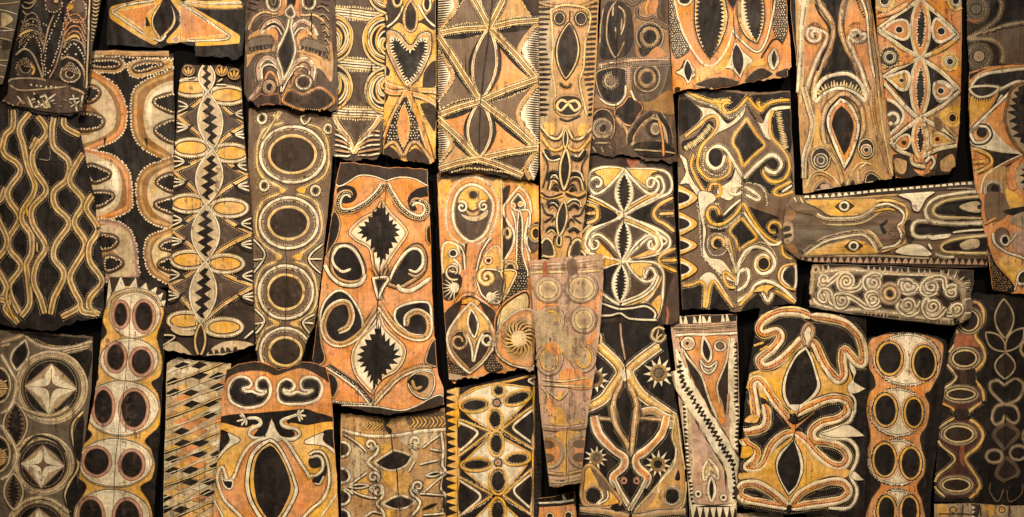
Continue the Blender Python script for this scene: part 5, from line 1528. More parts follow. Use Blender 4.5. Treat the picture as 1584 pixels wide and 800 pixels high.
F('k', '480 70! 560 100 700 150 720 200 690 300 640 270 560 190', n='dark_field'); F('k', '460 50 400 110 350 150 330 110 260 110 260 170 330 190 420 140', n='dark_field')
for y, w in ((25, 1.0), (195, 1.0), (335, .8), (490, 1.0)):
    with G():
        F('y', '50 %g 130 %g 185 %g 130 %g 50 %g' % (y - 75 * w, y - 50 * w, y, y + 50 * w, y + 70 * w), 'd1.4', n='tongue'); F('w', '50 %g 120 %g 150 %g 120 %g 50 %g' % (y - 48 * w, y - 34 * w, y, y + 34 * w, y + 48 * w), n='tongue_ring'); F('k', '50 %g 110 %g 132 %g 110 %g 50 %g' % (y - 36 * w, y - 24 * w, y, y + 24 * w, y + 36 * w), n='tongue_hollow')
B(SY, '330 140 310 95 265 90 245 140 280 195 350 195 420 140 478 60', n='scroll_line'); B('w1.2/3.4', '330 70 260 60 225 110 230 190 300 225 380 210 470 130'); B('w3', '350 140 400 90 460 40', n='scroll_line')
with G():
    F('k', '470 160! 420 200 392 250 430 300 450 370! 500 330 562 290 545 250', 'd1.4 y3.4', n='lozenge_motif')
B(SY, '480 60 540 170 600 250 660 300 715 320', n='scroll_line'); B('d3 w3', '480 120 560 230 640 320 700 330 730 310', n='scroll_line'); SP(SY, 680, 225, 26, 48, 60, .85)
SP(SY, 310, 325, 22, 50, 60, .9, tail='380 290 400 360 430 520'); E('k', 312, 325, 26, n='coil_hollow'); B('w3 k1/3', '440 520 400 400 370 340', n='scroll_line'); R_('w1.1/3.4', 312, 330, 66, 72)
B(SW, '430 510 460 430 500 370 560 345 640 370 685 440 660 500 600 520 560 480 570 420 620 400 650 440', n='scroll_line'); E('k', 612, 455, 38, 44, b='y1.6', n='coil_hollow'); B('w1.2/3.4', '450 480 500 400 570 320 650 340 700 420')
B(SW, '435 600 450 520 500 490 515 540 490 600 440 630', n='scroll_line'); B(SY, '430 610 380 600 350 530 370 510 430 560', n='scroll_line')
F('k', '70 640 150 600 210 580 225 640 220 740 80 755', n='dark_field'); F('k', '260 740 270 600 300 580 360 660 410 745', n='dark_field'); F('k', '470 760 560 660 620 640 640 720 620 770', n='dark_field'); F('k', '670 650 760 690 820 730 820 770 660 770', n='dark_field')
F('w', '190 560 240 510 300 530 390 680 420 740 350 670 290 570 255 600 240 740 225 740 225 600', 'd1', n='cream_field'); B(SY, '90 600 150 590 200 570 230 600 225 740', n='scroll_line'); B(SY, '240 740 265 600 290 570 340 640 415 740', n='scroll_line')
B(SW, '440 700 520 650 560 590 640 570 740 620 820 700', n='scroll_line'); F('y', '540 640 600 595 680 600 640 640 650 710 620 640', 'd1', n='yellow_patch'); B(SY, '450 730 540 640', n='scroll_line'); B(SY, '690 630 760 670 815 710', n='scroll_line'); B(SW, '600 640 640 700 670 640', n='scroll_line')
with G():
    F('k', '820 470 760 480 730 540 760 590 820 610', 'd1 w3', n='edge_disc'); B('y3', '820 455 740 475 710 540 750 600 820 625', n='edge_ring')
B(SY, '735 330 745 400 800 425', n='scroll_line'); CRACK('470 -180 465 60 440 400 430 760', .7)

# slender face
P('narrow pale panel with two snouted faces and a slanting row of black teeth', '1036 490 1060 489 1100 487 1140 485 1142 560 1144 640 1141 720 1139 860 1070 860 1066 780 1060 700 1050 620 1044 560', 'm', 2, 7, 0, (1.2, 1))
V(1030, 480, 5)
F('d', '30 50 555 20 555 80 40 110', n='dark_top'); TEETH('w', '45 105 200 100 400 90 550 78', -11, 7.5, .85); B('d6 h4 d1', '60 140 300 135 550 115', n='head_band', tp='n'); B('w3.6 w1.6^3', '80 195 200 185 330 190 550 175', n='head_band', tp='n')
F('o', '110 210 300 200 490 200 480 340 400 560 430 800 370 800 300 560 170 340', 'd1', n='face'); F('d', '150 360 240 470 310 600 350 800 250 680 180 500', n='dark_cheek'); F('d', '475 390 480 600 460 800 430 700 395 600 430 480', n='dark_cheek')
B('w3 u1.4^3', '110 230 150 340 270 500 320 650 390 830', n='face_edge'); B('w2.4 u1.4^3', '490 210 470 380 400 560 400 660 450 830', n='face_edge')
with G():
    E('w', 170, 255, 55, 55, b='d1.6', n='eye_motif'); E('m', 170, 258, 38, 40, b='h1/3', n='eye_ring'); E('k', 165, 255, 13, n='pupil')
with G():
    E('w', 418, 275, 50, 44, b='d1', n='eye_motif'); E('b', 418, 275, 32, 28, b='d1', n='pupil')
Lf('k', 290, 205, 328, 400, 72, b='w3.4', n='nose_leaf', p=.7, skew=.3); F('p', '265 385 300 430 345 435 390 395 375 450 330 490 285 460', 'w2.4', n='mouth'); B('d1', '280 420 330 455 375 420')
B('r2 m5 w3@5', '110 300 170 480 240 640 330 800', n='cheek_band', tp='n'); TEETH('k', '80 330 100 500 150 600 260 720 330 830', -6, 7, .9)
F('w', '80 300 130 400 200 560 300 740 340 830 280 830 180 680 110 560', n='tooth_band'); TEETH('d', '90 330 115 470 170 590 260 730 310 830', 8, 7.5, .95); F('w', '500 220 530 220 550 400 555 830 490 830 480 500', n='tooth_band'); TEETH('d', '552 260 556 500 556 830', 6, 6.5, .95)
B('m3', '480 640 470 800', n='cheek_band')
V(1030, 630, 4.706)
F('p', '120 0 160 0 250 130 350 330 430 480 470 720 190 720 150 350', n='face'); F('m', '190 40 300 260 420 500 450 690 220 700 200 400', n='face'); F('w', '180 0 240 0 330 130 480 300 520 330 520 760 470 700 440 480 360 330 270 170', n='tooth_band')
V()
B('h25 w23', '1050 572 1056 592 1068 612 1084 638 1100 664 1116 690 1134 722 1138 760', n='tooth_band', tp='n', jit=.2)
for sg in (-1, 1): TEETH('k', '1050 560 1056 590 1068 611 1084 637 1100 663 1116 689 1135 722 1139 770', sg * 5.4, 7.4, .95)
V(1030, 630, 4.706)
F('w', '460 180 500 -20 530 -20 530 300 480 280', n='tooth_band'); TEETH('d', '530 0 528 280', 6, 6.5, .9); F('w', '115 -20 150 -20 165 350 200 700 180 720 150 500', n='tooth_band'); TEETH('d', '120 -20 150 400 185 700', -5, 6.5, .9)
F('o', '360 -20 400 -20 430 130 390 100', n='face_tip')
with G():
    F('h', '310 375! 270 450 280 530 320 480 375 520 370 450', 'd1 w3', n='brow_arch'); F('u', '310 400! 285 480 320 465 350 470', n='brow_heart')
Lf('k', 330, 510, 332, 690, 52, b='w3.4', n='nose_leaf')
for x, y in ((235, 630), (418, 657)):
    E('k', x, y, 20, b='w3', n='eye_motif')
B('w5', '190 715 330 725 490 715', n='tooth_band'); F('d', '190 730 490 725 490 860 190 860', n='dark_hem'); TEETH('w', '200 722 330 728 485 722', 17, 11, .8)

# snake curves
P('black panel with yellow body, winding orange snake bands and two black eyes', '1176 471 1200 473 1240 480 1290 486 1338 492 1340 560 1338 640 1341 700 1336 760 1334 860 1300 796 1250 793 1200 795 1165 788 1139 782 1141 730 1147 680 1152 620 1160 560 1168 510', 'k', 3, 9, 0, (1.5, 2.5))
V(1130, 465, 4.571)
SN = 'd14 y12 d8.6 o7.4 w2.6 k0.7/3'
F('y', '520 320! 460 300 390 380 300 470 200 490 120 530 130 640 250 700 340 780 450 790 560 730 690 690 800 720 860 620 820 470 780 560 700 560 620 430', n='yellow_body')
for s in ('560 110 450 75 330 85 230 140 195 200 230 240 320 215 345 260 300 330 250 370 200 420 230 470 300 450 380 390 480 290 520 260', '560 110 680 125 800 160 890 240 930 340 930 440 880 430 830 370 790 345 780 420 790 520 750 560 700 510 640 420 590 310 550 270'):
    B('d14.5 u12.5 k8.4 o7 w3.2@-3 k1.1/3.4', s, n='snake_band')
F('w', '545 165 505 200 500 260 530 320 560 260 575 200', 'o4 w2 d1', n='snake_head'); F('w', '540 195! 525 260 530 310 555 250', n='snake_tongue')
with G():
    F('w', '525 318! 450 380 375 520 355 640 390 740 450 775! 560 700 625 620 610 520 570 400', 'd1.4 k1/3', n='eye_motif'); F('k', '522 340! 455 400 395 520 378 640 405 720 450 755! 540 690 600 610 590 520 555 410', n='pupil')
B('d14.5 u12.5 k8.4 o7 w3.2@3 k1.1/3.4', '180 830 160 680 150 590 190 560 240 610 310 720 400 830', n='snake_band'); B('d14.5 u12.5 k8.4 o7 w3.2@3 k1.1/3.4', '450 800 560 740 680 690 780 690 830 740 800 830', n='snake_band')
F('w', '830 430 880 490 860 560 880 580 950 620! 880 650 830 650 815 600 860 540 835 480', 'd1', n='white_spike'); B('w3', '830 650 870 700 870 800', n='white_edge')
BB('d3 y3', '150 320 230 295', '200 350 260 320', '130 700 150 780', '110 640 130 560', '150 520 200 500', n='yellow_tick')
V(1130, 630, 4.706)
B('d14.5 u12.5 k8.4 o7 w3.2@3 k1.1/3.4', '240 -30 260 60 240 140 150 175 80 190 110 260 180 310 170 380 110 430 180 440 240 400 290 280 370 200 450 175', n='snake_band')
B('d14.5 u12.5 k8.4 o7 w3.2@-3 k1.1/3.4', '820 -20 830 30 760 80 650 110 580 170 600 240 700 250 800 290 840 360 800 420 720 410 620 330 540 240 460 175', n='snake_band')
F('y', '445 200! 370 260 290 330 230 440 130 470 55 480 60 520 180 520 280 560 400 700! 480 600 620 540 720 510 830 500 850 450 700 430 600 360 520 250', n='yellow_body')
with G():
    F('w', '450 200! 430 240 340 330 318 430 350 530 410 640! 480 560 522 430 500 320 460 240', 'd1.4 k1/3', n='eye_motif'); F('k', '448 230! 360 340 332 430 362 530 412 615! 470 550 498 430 480 330', n='pupil')
F('o', '320 0 450 120 600 30 520 100 465 150 460 190 440 190 430 150', n='orange_knot'); F('w', '420 -20 460 20 520 -20', n='cream_tip')
B('d14.5 u12.5 k8.4 o7 w3.2@3 k1.1/3.4', '400 710 300 620 190 560 90 560 60 610 90 660 240 690 400 715', n='snake_band'); B('d14.5 u12.5 k8.4 o7 w3.2@-3 k1.1/3.4', '430 710 500 620 620 560 740 530 820 550 850 610 800 660 650 690 430 720', n='snake_band')
B('d2 w4', '890 20 860 90 800 130 640 190 700 215 840 230 905 290 905 380 860 490 905 580 900 660 840 725 700 725', n='white_edge')
F('w', '640 185 720 160 840 120 970 205! 830 212 720 210', 'd1', n='white_spike'); F('w', '860 490 890 460 965 525! 900 525', 'd1', n='white_spike'); F('y', '130 60 100 100 180 110 200 60', n='yellow_patch'); F('y', '60 290 140 280 160 330 100 370 60 350', 'd1', n='yellow_patch')
CRACK('530 -300 460 160 440 330 410 700', 1.1)

# long pig face
P('long ochre panel with spirals, a fringed arch and a pointed dark leaf', '1219 -60 1342 -60 1344 0 1352 50 1360 100 1368 160 1377 220 1381 262 1378 277 1330 284 1290 291 1241 300 1238 250 1234 180 1230 90 1222 20', 't', 3, 9, 1, (1.2, 1.2))
V(1210, 0, 5)
F('k', '40 0 90 -20 100 300 110 500 90 660 60 300', n='dark_edge'); B('d5 w4.6 u1.5@4', '120 -40 150 60 140 200 135 400 125 560 110 760', n='edge_band'); F('w', '110 -40 220 -40 160 80', n='cream_wedge'); B('d2 p4', '200 -20 180 120 160 260 155 500 130 800', n='edge_band')
F('o', '210 40 170 200 160 340 160 500 200 640 240 520 310 360 340 250 280 140', n='orange_field'); F('o', '560 0 480 160 460 240 520 360 600 520 680 600 660 400 640 200', n='orange_field')
F('k', '290 -40 470 -40 420 120 412 200 420 280 470 400 560 590 440 570 330 590 250 660 340 480 390 320 395 220 360 120', n='dark_figure')
B('d9 t7 w1.4/3 d1@4', '265 -40 280 40 330 110 375 190 380 280 350 400 290 520 240 640 220 800', n='figure_band', tp='n'); B('d9 t7 w1.4/3 d1@-4', '480 -40 450 100 435 200 455 310 510 430 590 570 650 700 680 820', n='figure_band', tp='n')
B('k3', '245 40 280 120 345 220 340 330 290 460 260 560', n='figure_line'); SP('d8 m6.5 w3', 240, 280, 12, 62, 60, 1.5, tail='330 270 320 340 270 430 220 560 180 700 190 800'); SP('d8 m6.5 w3', 562, 280, 12, 66, 140, -1.4, tail='500 300 540 420 600 560 640 680')
E('k', 240, 292, 9, n='coil_eye'); E('k', 570, 288, 16, n='coil_eye'); TEETH('d', '190 210 230 180 285 205', 5, 3, .7); TEETH('d', '505 210 540 180 585 190', 5, 3, .7); TEETH('d', '545 345 590 350 620 330', -5, 3, .7)
B('d4 w3', '600 0 640 130 655 300 670 450 700 600', n='edge_band'); B('t4 d1/3', '640 -20 670 150 680 300 720 560 740 760', n='edge_band'); TEETH('k', '550 0 580 70 615 140', -4, 4, .7)
with G():
    F('k', '250 790 250 700 310 620 400 585 500 580 580 640 630 740 610 790 540 720 440 690 330 730', 'd1.4 w5', n='arch_motif'); TEETH('u', '275 735 340 690 440 675 530 700 600 745', -9, 4.6, .8); B('w4', '260 780 330 720 440 690 540 720 620 780', n='arch_line')
V(1210, 140, 4.706)
B('d8 t6 w1/3 k1@3.4', '300 400 280 250 310 130 380 60 440 30 500 60 560 130 580 260 550 360', n='leaf_arch')
B('d9 p7 d1/3 w1.4@3.6', '150 -20 190 130 215 230 200 350 160 480 150 640', n='edge_band', tp='n'); B('d2 t5 d1/3', '640 0 650 150 680 300 740 480 800 640', n='edge_band', tp='n'); B('d3 u2.6', '690 0 720 250 760 450 800 620', n='edge_band')
F('y', '230 140 270 180 260 330 300 430 220 420 230 280', n='yellow_patch')
with G():
    F('k', '410 45! 330 130 300 240 330 350 440 590! 500 500 560 300 520 140 460 70', n='leaf_motif'); F('w', '410 60! 340 140 312 230 340 340 440 575! 500 460 550 280 520 160 470 90', n='leaf_rim'); F('o', '415 85! 355 150 332 230 360 330 442 530! 490 440 530 280 500 170 460 110', 'd1/3', n='leaf_rim'); F('k', '418 115! 370 170 350 250 375 330 440 480! 480 400 508 270 480 180', n='leaf_hollow')
for x, y, a in ((270, 512, 46), (600, 437, 36)):
    with G():
        F('d', ell(x, y - 10, a + 22, a + 34), 'u1.6', n='eye_ground'); E('w', x, y, a + 6, n='eye_motif'); E('g' if x < 400 else 'o', x, y, a - 4, b='d1', n='eye_ring'); E('a' if x < 400 else 'k', x, y, a * .55, b='w1', n='pupil')
with G():
    F('d', '215 740 230 690 290 650 340 680 370 720 300 735', 'd2 t4 w1@3', n='foot_lobe'); E('m', 300, 705, 36, 24, n='lobe_patch')
with G():
    F('k', '580 690 580 620 630 585 690 610 720 660 660 685', 'd2 t4 u1@4', n='foot_lobe')
B('d2 u2.4 t3@4', '160 720 200 620 260 590 340 620 400 690', n='foot_line'); B('d2 u2.4', '460 690 500 590 560 530 640 540', n='foot_line'); B('d2 u2.4 w1/3', '540 680 540 590 600 530', n='foot_line'); B('d5 t4 u1@2', '330 440 400 560 430 680', n='foot_line'); F('d', '480 690 500 655 515 690', n='dark_wedge'); F('d', '415 700 430 670 450 690', n='dark_wedge')

# many eyes
P('orange and black panel of small eyes around toothed spindles', '1351 -60 1489 -60 1488 0 1489 60 1487 130 1484 200 1479 258 1465 270 1440 272 1410 274 1385 276 1378 230 1368 150 1358 70', 'o', 2, 8, 1, (1.2, 2.5))
V(1345, 0, 5.714)
N1, N2, N3, N0 = (440, 515), (405 * 1.0714, (130 + 285 / 5.333) * 5.714), (415, 1480), (450, -5)
def tri2(c, *p): F(c, ' '.join('%g %g!' % q for q in p), n='sector')
tri2('k', N0, (75, 262), N1); tri2('k', N0, (780, 300), N1); tri2('k', N1, (120, 690), N2); tri2('k', N1, (790, 790), N2)
tri2('o', N0, (50, 130), (75, 262)); tri2('o', N1, (75, 270), (115, 680)); tri2('o', N1, (780, 310), (790, 780)); tri2('o', N0, (820, -40), (780, 300))
for s in ('450 -5 260 120 75 262', '75 270 250 400 440 515', '450 10 620 150 790 310', '790 320 640 430 450 515', '440 515 260 600 115 685', '440 520 640 650 790 790'):
    B('d7 w5.4 u1.4', s, n='ray_line', tp='n')
B('o7 w1.2/3.6', '50 150 200 110 340 30', n='ray_band'); B('y6', '540 480 640 430 760 360', n='ray_band'); B('y5', '100 600 250 570 380 540', n='ray_band')
def spindle(a, b, w):
    with G():
        Lf('o', *a, *b, w, b='d3 w4 u1.4', n='toothed_spindle', p=.6); Lf('k', a[0] + 6, a[1] + (b[1] - a[1]) * .17, b[0], b[1] - (b[1] - a[1]) * .15, w * .44, n='spindle_hollow', p=.6)
        A = lens(a[0] + 6, a[1] + (b[1] - a[1]) * .17, b[0], b[1] - (b[1] - a[1]) * .15, w * .44, .6, 18)
        B('w1.5/4.4', [tuple(q) for q in A], True)
spindle(N0, N1, 165); spindle(N1, N2, 160); spindle(N2, (430, 1360), 130)
def eye(s, x, y, a, c='o', r='w4', h='w1.6'):
    with G():
        F(c, s, 'd2 ' + r, n='eye_motif'); E('k', x, y, a, a * .9, b='d1 ' + h, n='pupil')
eye('115 265! 200 200 290 180 340 220 340 320 290 355 200 320', 255, 268, 36); eye('755 305! 650 210 580 170 550 250 565 340 620 375 700 340', 632, 280, 38)
eye('140 690! 230 660 320 640 345 700 320 790 260 790 200 740', 275, 715, 24, 'y'); eye('790 830! 680 740 590 730 560 790 580 870 640 900', 640, 820, 26)
for x, y, a, c in ((170, 510, 44, 'd'), (708, 545, 40, 'y'), (130, 10, 46, 'y'), (765, 10, 40, 'y')):
    with G():
        F(c, ell(x, y, a * 1.9, a * 2.1), 'u1.6/4', n='eye_ground'); E('k', x, y, a, b='w3.6 d1', n='eye_motif')
F('o', '300 470 390 510 290 570', n='orange_patch'); F('o', '730 150 820 160 810 290 760 250', n='orange_patch')
V(1345, 130, 5.333)
tri2('o', (385, 290), (120, 10), (170, 460)); tri2('k', (385, 290), (175, 480), (400, 600)); tri2('t', (400, 290), (740, 60), (720, 440)); tri2('t', (400, 290), (715, 470), (430, 610))
for s in ('120 0 220 120 385 285', '385 300 270 390 170 470', '740 60 600 180 440 270', '430 290 600 380 720 450', '170 480 220 540 330 590', '440 600 560 540 720 510'):
    B('d7 w5 u1.4', s, n='ray_line', tp='n')
with G():
    F('d', '110 140 200 160 265 230 265 300 200 380 150 420 120 300', 'd1 w4', n='eye_ground'); E('a', 185, 290, 46, b='w5', n='eye_motif')
eye('200 490! 250 440 310 420 330 470 300 530 250 535', 277, 487, 26, 'o', 'w2.6', 'o1.5'); eye('690 480! 600 420 530 410 500 460 520 510 600 500', 553, 458, 26, 'y', 'p4', 'o2'); eye('690 50! 600 0 530 0 525 80 570 130 640 110', 580, 60, 30)
with G():
    F('y', '560 260 640 200 740 190 735 340 640 350', 't1', n='eye_ground'); E('k', 682, 282, 36, b='y2', n='eye_motif')
B('t4', '620 350 720 440', n='ray_band'); F('b', '530 280 580 300 590 370 540 370', n='worn_patch', jit=1.5); spindle((400, 290), (415, 620), 120)
F('d', '180 590 330 600 350 700 430 750 540 690 560 570 720 540 700 720 400 780 200 740', n='dark_hem'); B('w4', '450 650 500 600 530 650 490 710', n='hem_curl'); B('p5', '335 600 350 660 450 690', n='hem_curl'); F('t', '580 640 680 580 700 700 600 720', n='hem_patch', jit=1); F('t', '200 620 300 640 280 740 220 730', n='hem_patch', jit=1); E('o', 415, 625, 22, 30, n='knot')
# ================================================================== far right
P('dark grey panel corner with ringed discs and dotted curves', '1497 -60 1650 -60 1650 108 1560 104 1503 112 1498 60', 'd', 1, 7, 1, (1, 1))
V(1474, 0, 5.333)
F('k', '400 -40 600 -40 600 160 420 210 280 230', n='dark_field'); F('b', '250 290 400 240 600 220 600 520 430 520 410 400 340 330', n='brown_field')
for x, y, c, r in ((200, 70, 'g', 44), (225, 460, 'h', 46)):
    with G():
        F('a', ell(x, y, r + 50, r + 62), 'd2 g2', n='disc_ground'); F('d', ell(x, y, r + 24, r + 26), 'g2', n='disc_rim'); E(c, x, y, r, b='d1', n='disc')
B('d4 h3 k1/4', '390 -20 410 40 380 140 280 230 180 290', n='curved_line'); B('r3', '130 160 190 175 240 160'); B('d3 h3.4', '130 310 300 260 450 205 600 180', n='curved_line'); B('k1.6/4', '200 295 400 240 600 200')
B('d3 h4', '130 320 260 320 370 350 420 430 410 520', n='curved_line'); TEETH('k', '200 330 300 345 370 400 390 520', 4, 4, .8)

P('orange and black panel with serrated leaf, curl and yellow corners', '1498 112 1530 104 1584 99 1650 98 1650 460 1584 456 1540 450 1532 446 1526 400 1519 360 1508 300 1502 240 1497 170', 'o', 3, 8, 1, (1.5, 2))
V(1474, 0, 5.333)
F('k', '110 640 200 590 330 560 600 540 600 800 300 800 140 800', n='dark_field'); B('d2 o4', '128 690 170 642 255 594 400 562 600 548', n='orange_line'); F('k', '150 760 150 700 220 630 350 600 600 580 600 680 500 685 330 760 220 800', 'd1 w4', n='dark_tongue')
V(1474, 140, 5)
F('y', '130 50 250 70 350 30 260 170 140 290', 'd1', n='yellow_field'); F('d', '130 -20 330 -20 280 40 180 50', 'w3 ', n='dark_tongue'); TEETH('d', '160 55 220 70 280 55', 5, 3, .8)
B('k3 o3@4 w3@-3', '350 30 260 170 130 320', n='orange_line'); B('w3.6 d1@2.4', '440 0 300 140 180 260 130 330 140 400 200 440 520 500', n='curl_line')
F('w', '250 250 290 300 400 420 510 495 300 460 180 420 270 380', n='cream_field')
with G():
    E('o', 205, 345, 68, 66, b='m2', n='curl_motif'); E('k', 212, 328, 36, 38, b='d1', n='curl_hollow'); B('w3.4 k2@3', '130 330 160 400 230 400 275 350 250 290 190 280', n='curl_line')
with G():
    F('h', '450 -20 400 120 390 240 440 380 530 490 600 520 600 -20', 'o2 d1', n='serrated_leaf'); F('k', '490 -20 600 -20 600 470! 540 420! 500 400! 510 370! 440 360! 490 330! 430 300! 480 270! 415 240! 470 210! 400 170! 465 160! 420 120! 470 110! 430 70! 480 60! 450 20! 490 10!', n='leaf_blade', jit=.3)
F('k', '150 440 300 480 520 510 290 640 300 540', n='dark_wedge'); B('d2 r3 w2@3', '530 510 350 600 250 680 220 800', n='orange_line'); F('t', '290 620 400 600 400 800 240 800 230 720', n='tan_field'); F('o', '400 620 530 510 470 640 480 760 420 760', 'k1.4^3', n='orange_field')
with G():
    F('h', '600 540 520 560 470 640 480 720 530 800 600 800', n='serrated_leaf'); F('k', '600 600! 510 610! 545 640! 495 660! 545 680! 500 720! 550 730! 520 770! 600 790!', n='leaf_blade', jit=.3)
for q in ('145 450 200 470 270 510 290 560 250 600 170 640', '150 560 240 550'): B('d6 y4.4 u1.2^2.6', q, n='yellow_fork')
with G():
    E('a', 300, 770, 66, 60, b='w3 d1', n='ring_motif'); E('k', 310, 765, 32, 30, n='ring_hollow')
V(1474, 290, 4.706)
F('b', '230 40 370 60 380 200 250 260 220 200', n='worn_field', jit=1.4); F('y', '370 10 520 110 520 160 400 140', n='yellow_field'); F('k', '350 170 520 140 520 200 400 200', n='dark_wedge'); F('h', '400 220 520 180 520 300 420 260', n='cream_field')
F('k', '240 420 300 560 420 700 420 760 270 760 230 500', n='dotted_field'); DOTS('t', .9, 3.6, '245 460 300 590 410 700 400 740 275 740 240 500')
F('o', '250 300 280 480 330 560 430 480 300 420', n='orange_field'); F('y', '320 540 430 480 520 560 450 680 400 660', n='yellow_field'); F('m', '420 330 520 330 520 480 430 450', n='orange_field')
with G():
    E('b', 340, 360, 60, 70, n='ring_ground'); E('k', 362, 385, 30, 36, b='w2.6', n='ring_hollow')
B('w3.4', '275 330 290 410 370 470 460 500 520 530', n='curl_line'); B('w2.6', '400 400 450 330', n='curl_line'); F('k', '450 660 470 620 520 605 520 690 460 700', 'w3', n='edge_disc'); B('o3', '215 270 300 220'); B('w1.6', '430 750 450 680')

# horizontal crocodile panel
P('brown panel laid sideways with two yellow eye bands and toothed edges', '1240 303 1300 298 1400 290 1504 280 1512 300 1518 340 1524 380 1528 413 1450 414 1350 408 1260 406 1236 402 1212 384 1208 350 1214 318 1225 302', 'b', 3, 7, 1, (1, 3), 90)
V(1200, 270, 5.333)
F('d', '240 170 860 90 1700 60 1710 110 860 180 500 200 250 215', n='dark_border'); TEETH('w', '250 195 500 185 700 160 900 140 1300 105 1650 80', -8, 10, .8); F('d', '200 680 500 690 860 690 1740 700 1750 760 200 730', n='dark_border'); TEETH('m', '220 725 500 725 900 730 1740 745', -9, 10, .85)
B('k3 t3', '250 215 500 205 860 180 1200 150', n='border_line', tp='n'); B('h3 p2^3', '220 672 500 668 860 672 1250 690', n='border_line', tp='n')
F('c', '60 320 140 300 150 350 110 390 55 395', n='orange_patch'); F('c', '70 580 130 570 170 640 120 640', n='orange_patch'); F('h', '55 410 125 405 130 540 55 560', n='jaw_teeth'); F('d', '55 440 100 425 110 460 55 475', n='jaw_gap'); F('d', '55 500 110 485 120 510 60 530', n='jaw_gap')
for s in ('240 220 500 208 800 200 820 240 720 320 600 345 440 340 340 280', '220 665 380 590 540 545 680 540 780 590 830 650 500 660'):
    F('y', s, 'd2 u1.4^3', n='eye_band')
B('d9 h6 k1.4/3 u2.4@4.5 w2.4@-4.5', '300 340 400 385 560 390 700 370 800 310 860 260', n='cheek_band', tp='n'); B('d9 h6 k1.4/3 u2.4@-4.5 w2.4@4.5', '220 640 330 560 450 510 600 480 700 470 780 520 840 610', n='cheek_band', tp='n')
F('g', '150 360 300 350 400 410 600 430 800 430 860 440 860 500 760 460 600 460 400 510 280 580 180 620', n='bare_face')
for x, y in ((553, 262), (630, 590)):
    with G():
        F('a', '%g %g! %g %g %g %g! %g %g' % (x - 75, y + 5, x, y - 45, x + 80, y - 2, x, y + 48), 'd1.4', n='eye_ground'); E('w', x, y, 42, 40, n='eye_motif'); E('a', x, y, 21, b='k1.6', n='pupil')
F('b', '100 220 200 200 250 250 330 300 300 340 150 300', n='worn_patch', jit=1.2); BB('u2', '140 190 160 230', '190 190 215 240', n='scratch'); F('k', '840 420! 905 370 905 395 875 430 900 480 870 490!', n='notch', jit=.2)
V(1350, 270, 5.333)
B('d6 y4 u1.4', '0 230 80 215 200 235 265 290 255 380 210 430', n='coil_band'); B('d5 y3', '0 310 100 285 170 300', n='coil_band'); B('w3 d1@2', '0 265 100 245 190 280 240 330 230 390 190 425', n='coil_band'); B('d5 t3.4', '210 430 260 500 240 570 150 610 60 640', n='coil_band'); B('w3', '190 430 220 510 180 580 60 610', n='coil_band'); DOTS('d', 1, 4.5, '120 460 200 450 230 520 180 590 130 560')
F('w', '190 170 330 150 500 145 430 200 390 270 360 310 310 290 290 220', 'd1.4', n='cream_field'); F('w', '170 640 260 580 370 575 440 620 470 670 300 670', 'd1.4', n='cream_field')
F('d', '250 400 300 380 340 480 300 560 260 540', n='dark_field'); F('k', '1000 190 620 210 520 250 480 300 520 345 620 355 1000 350', 'd2 u3.4 k1.4@-4', n='dark_tongue'); B('w3.4 d1.4@3', '850 140 640 165 500 200 430 260 420 330 470 390 600 400 900 395', n='tongue_line'); B('k1.4/3', '560 385 750 380 900 370')
F('k', '1000 415 700 425 540 430 420 410 350 420 330 470 370 500 480 490 640 480 1000 470', 'd1', n='dark_tongue'); B('w4', '890 400 640 410 530 400 420 385 340 390 310 440 320 500 370 520 460 510', n='tongue_line'); B('w2.6', '640 480 760 465 900 455', n='tongue_line')
F('k', '1000 510 700 530 570 570 550 610 600 640 1000 640', 'd2 u3', n='dark_tongue'); F('w', '450 510 620 490 600 520 470 540', n='cream_field'); B('w3', '440 570 470 620', n='tongue_line'); B('w3.4', '500 660 580 680 660 680', n='tongue_line')
F('p', '695 270 780 230 860 230 870 310 780 310', n='tongue_tip'); F('p', '700 580 760 540 850 540 850 600 740 620', n='tongue_tip'); B('h1.6', '600 120 760 115 860 130'); E('k', 862, 270, 20, n='spot')

# scrolled horizontal panel
P('grey panel laid sideways with rows of pale spirals and a ring in the middle', '1254 410 1280 408 1380 412 1450 416 1502 418 1501 440 1497 452 1500 470 1496 492 1470 503 1440 500 1360 491 1290 482 1249 474 1250 440', 'g', 4, 6, 0, (2, 2), 90)
V(1240, 390, 5.867)
F('k', '70 110 300 110 700 120 1300 140 1290 190 900 190 700 180 420 165 200 180 80 200', n='dark_border'); F('k', '50 480 200 510 500 560 900 600 1350 640 1400 660 1400 600 1100 590 700 540 400 500 150 470', n='dark_border')
B('d3 h6 w1.4/3', '110 195 250 175 420 160 650 185 900 205 1200 215 1350 245', n='border_band'); TEETH('h', '130 185 300 170 420 158 650 180 900 198 1250 210', -10, 8.6, .55); B('d3 h6 w1.4/3', '90 420 130 470 300 515 560 525 800 550 1050 590 1350 610', n='border_band'); TEETH('h', '120 470 300 520 560 530 800 560 1050 600 1350 620', 7, 6.2, .6)
B('h4', '75 150 80 280 60 400 70 480', n='border_band'); TEETH('h', '100 220 90 330 80 460', 6, 6, .5); E('k', 110, 160, 28, b='h3', n='spot'); F('d', '1380 150 1550 160 1540 280 1480 360 1420 260', n='dark_corner')
BB('w3.4', '1350 250 1390 160', '1390 270 1450 220', '1410 300 1500 270', '1410 330 1500 320', '1300 210 1310 160', '1240 210 1240 150', n='ray_tooth', tp='e'); B('h6', '1340 240 1420 290 1440 380 1440 480 1450 590 1400 640', n='border_band'); TEETH('w', '1440 390 1445 500 1440 600 1380 640', -13, 7, .5)
F('d', '150 250 700 210 1300 240 1400 380 1390 580 1100 560 700 500 300 470 130 430', n='ground')
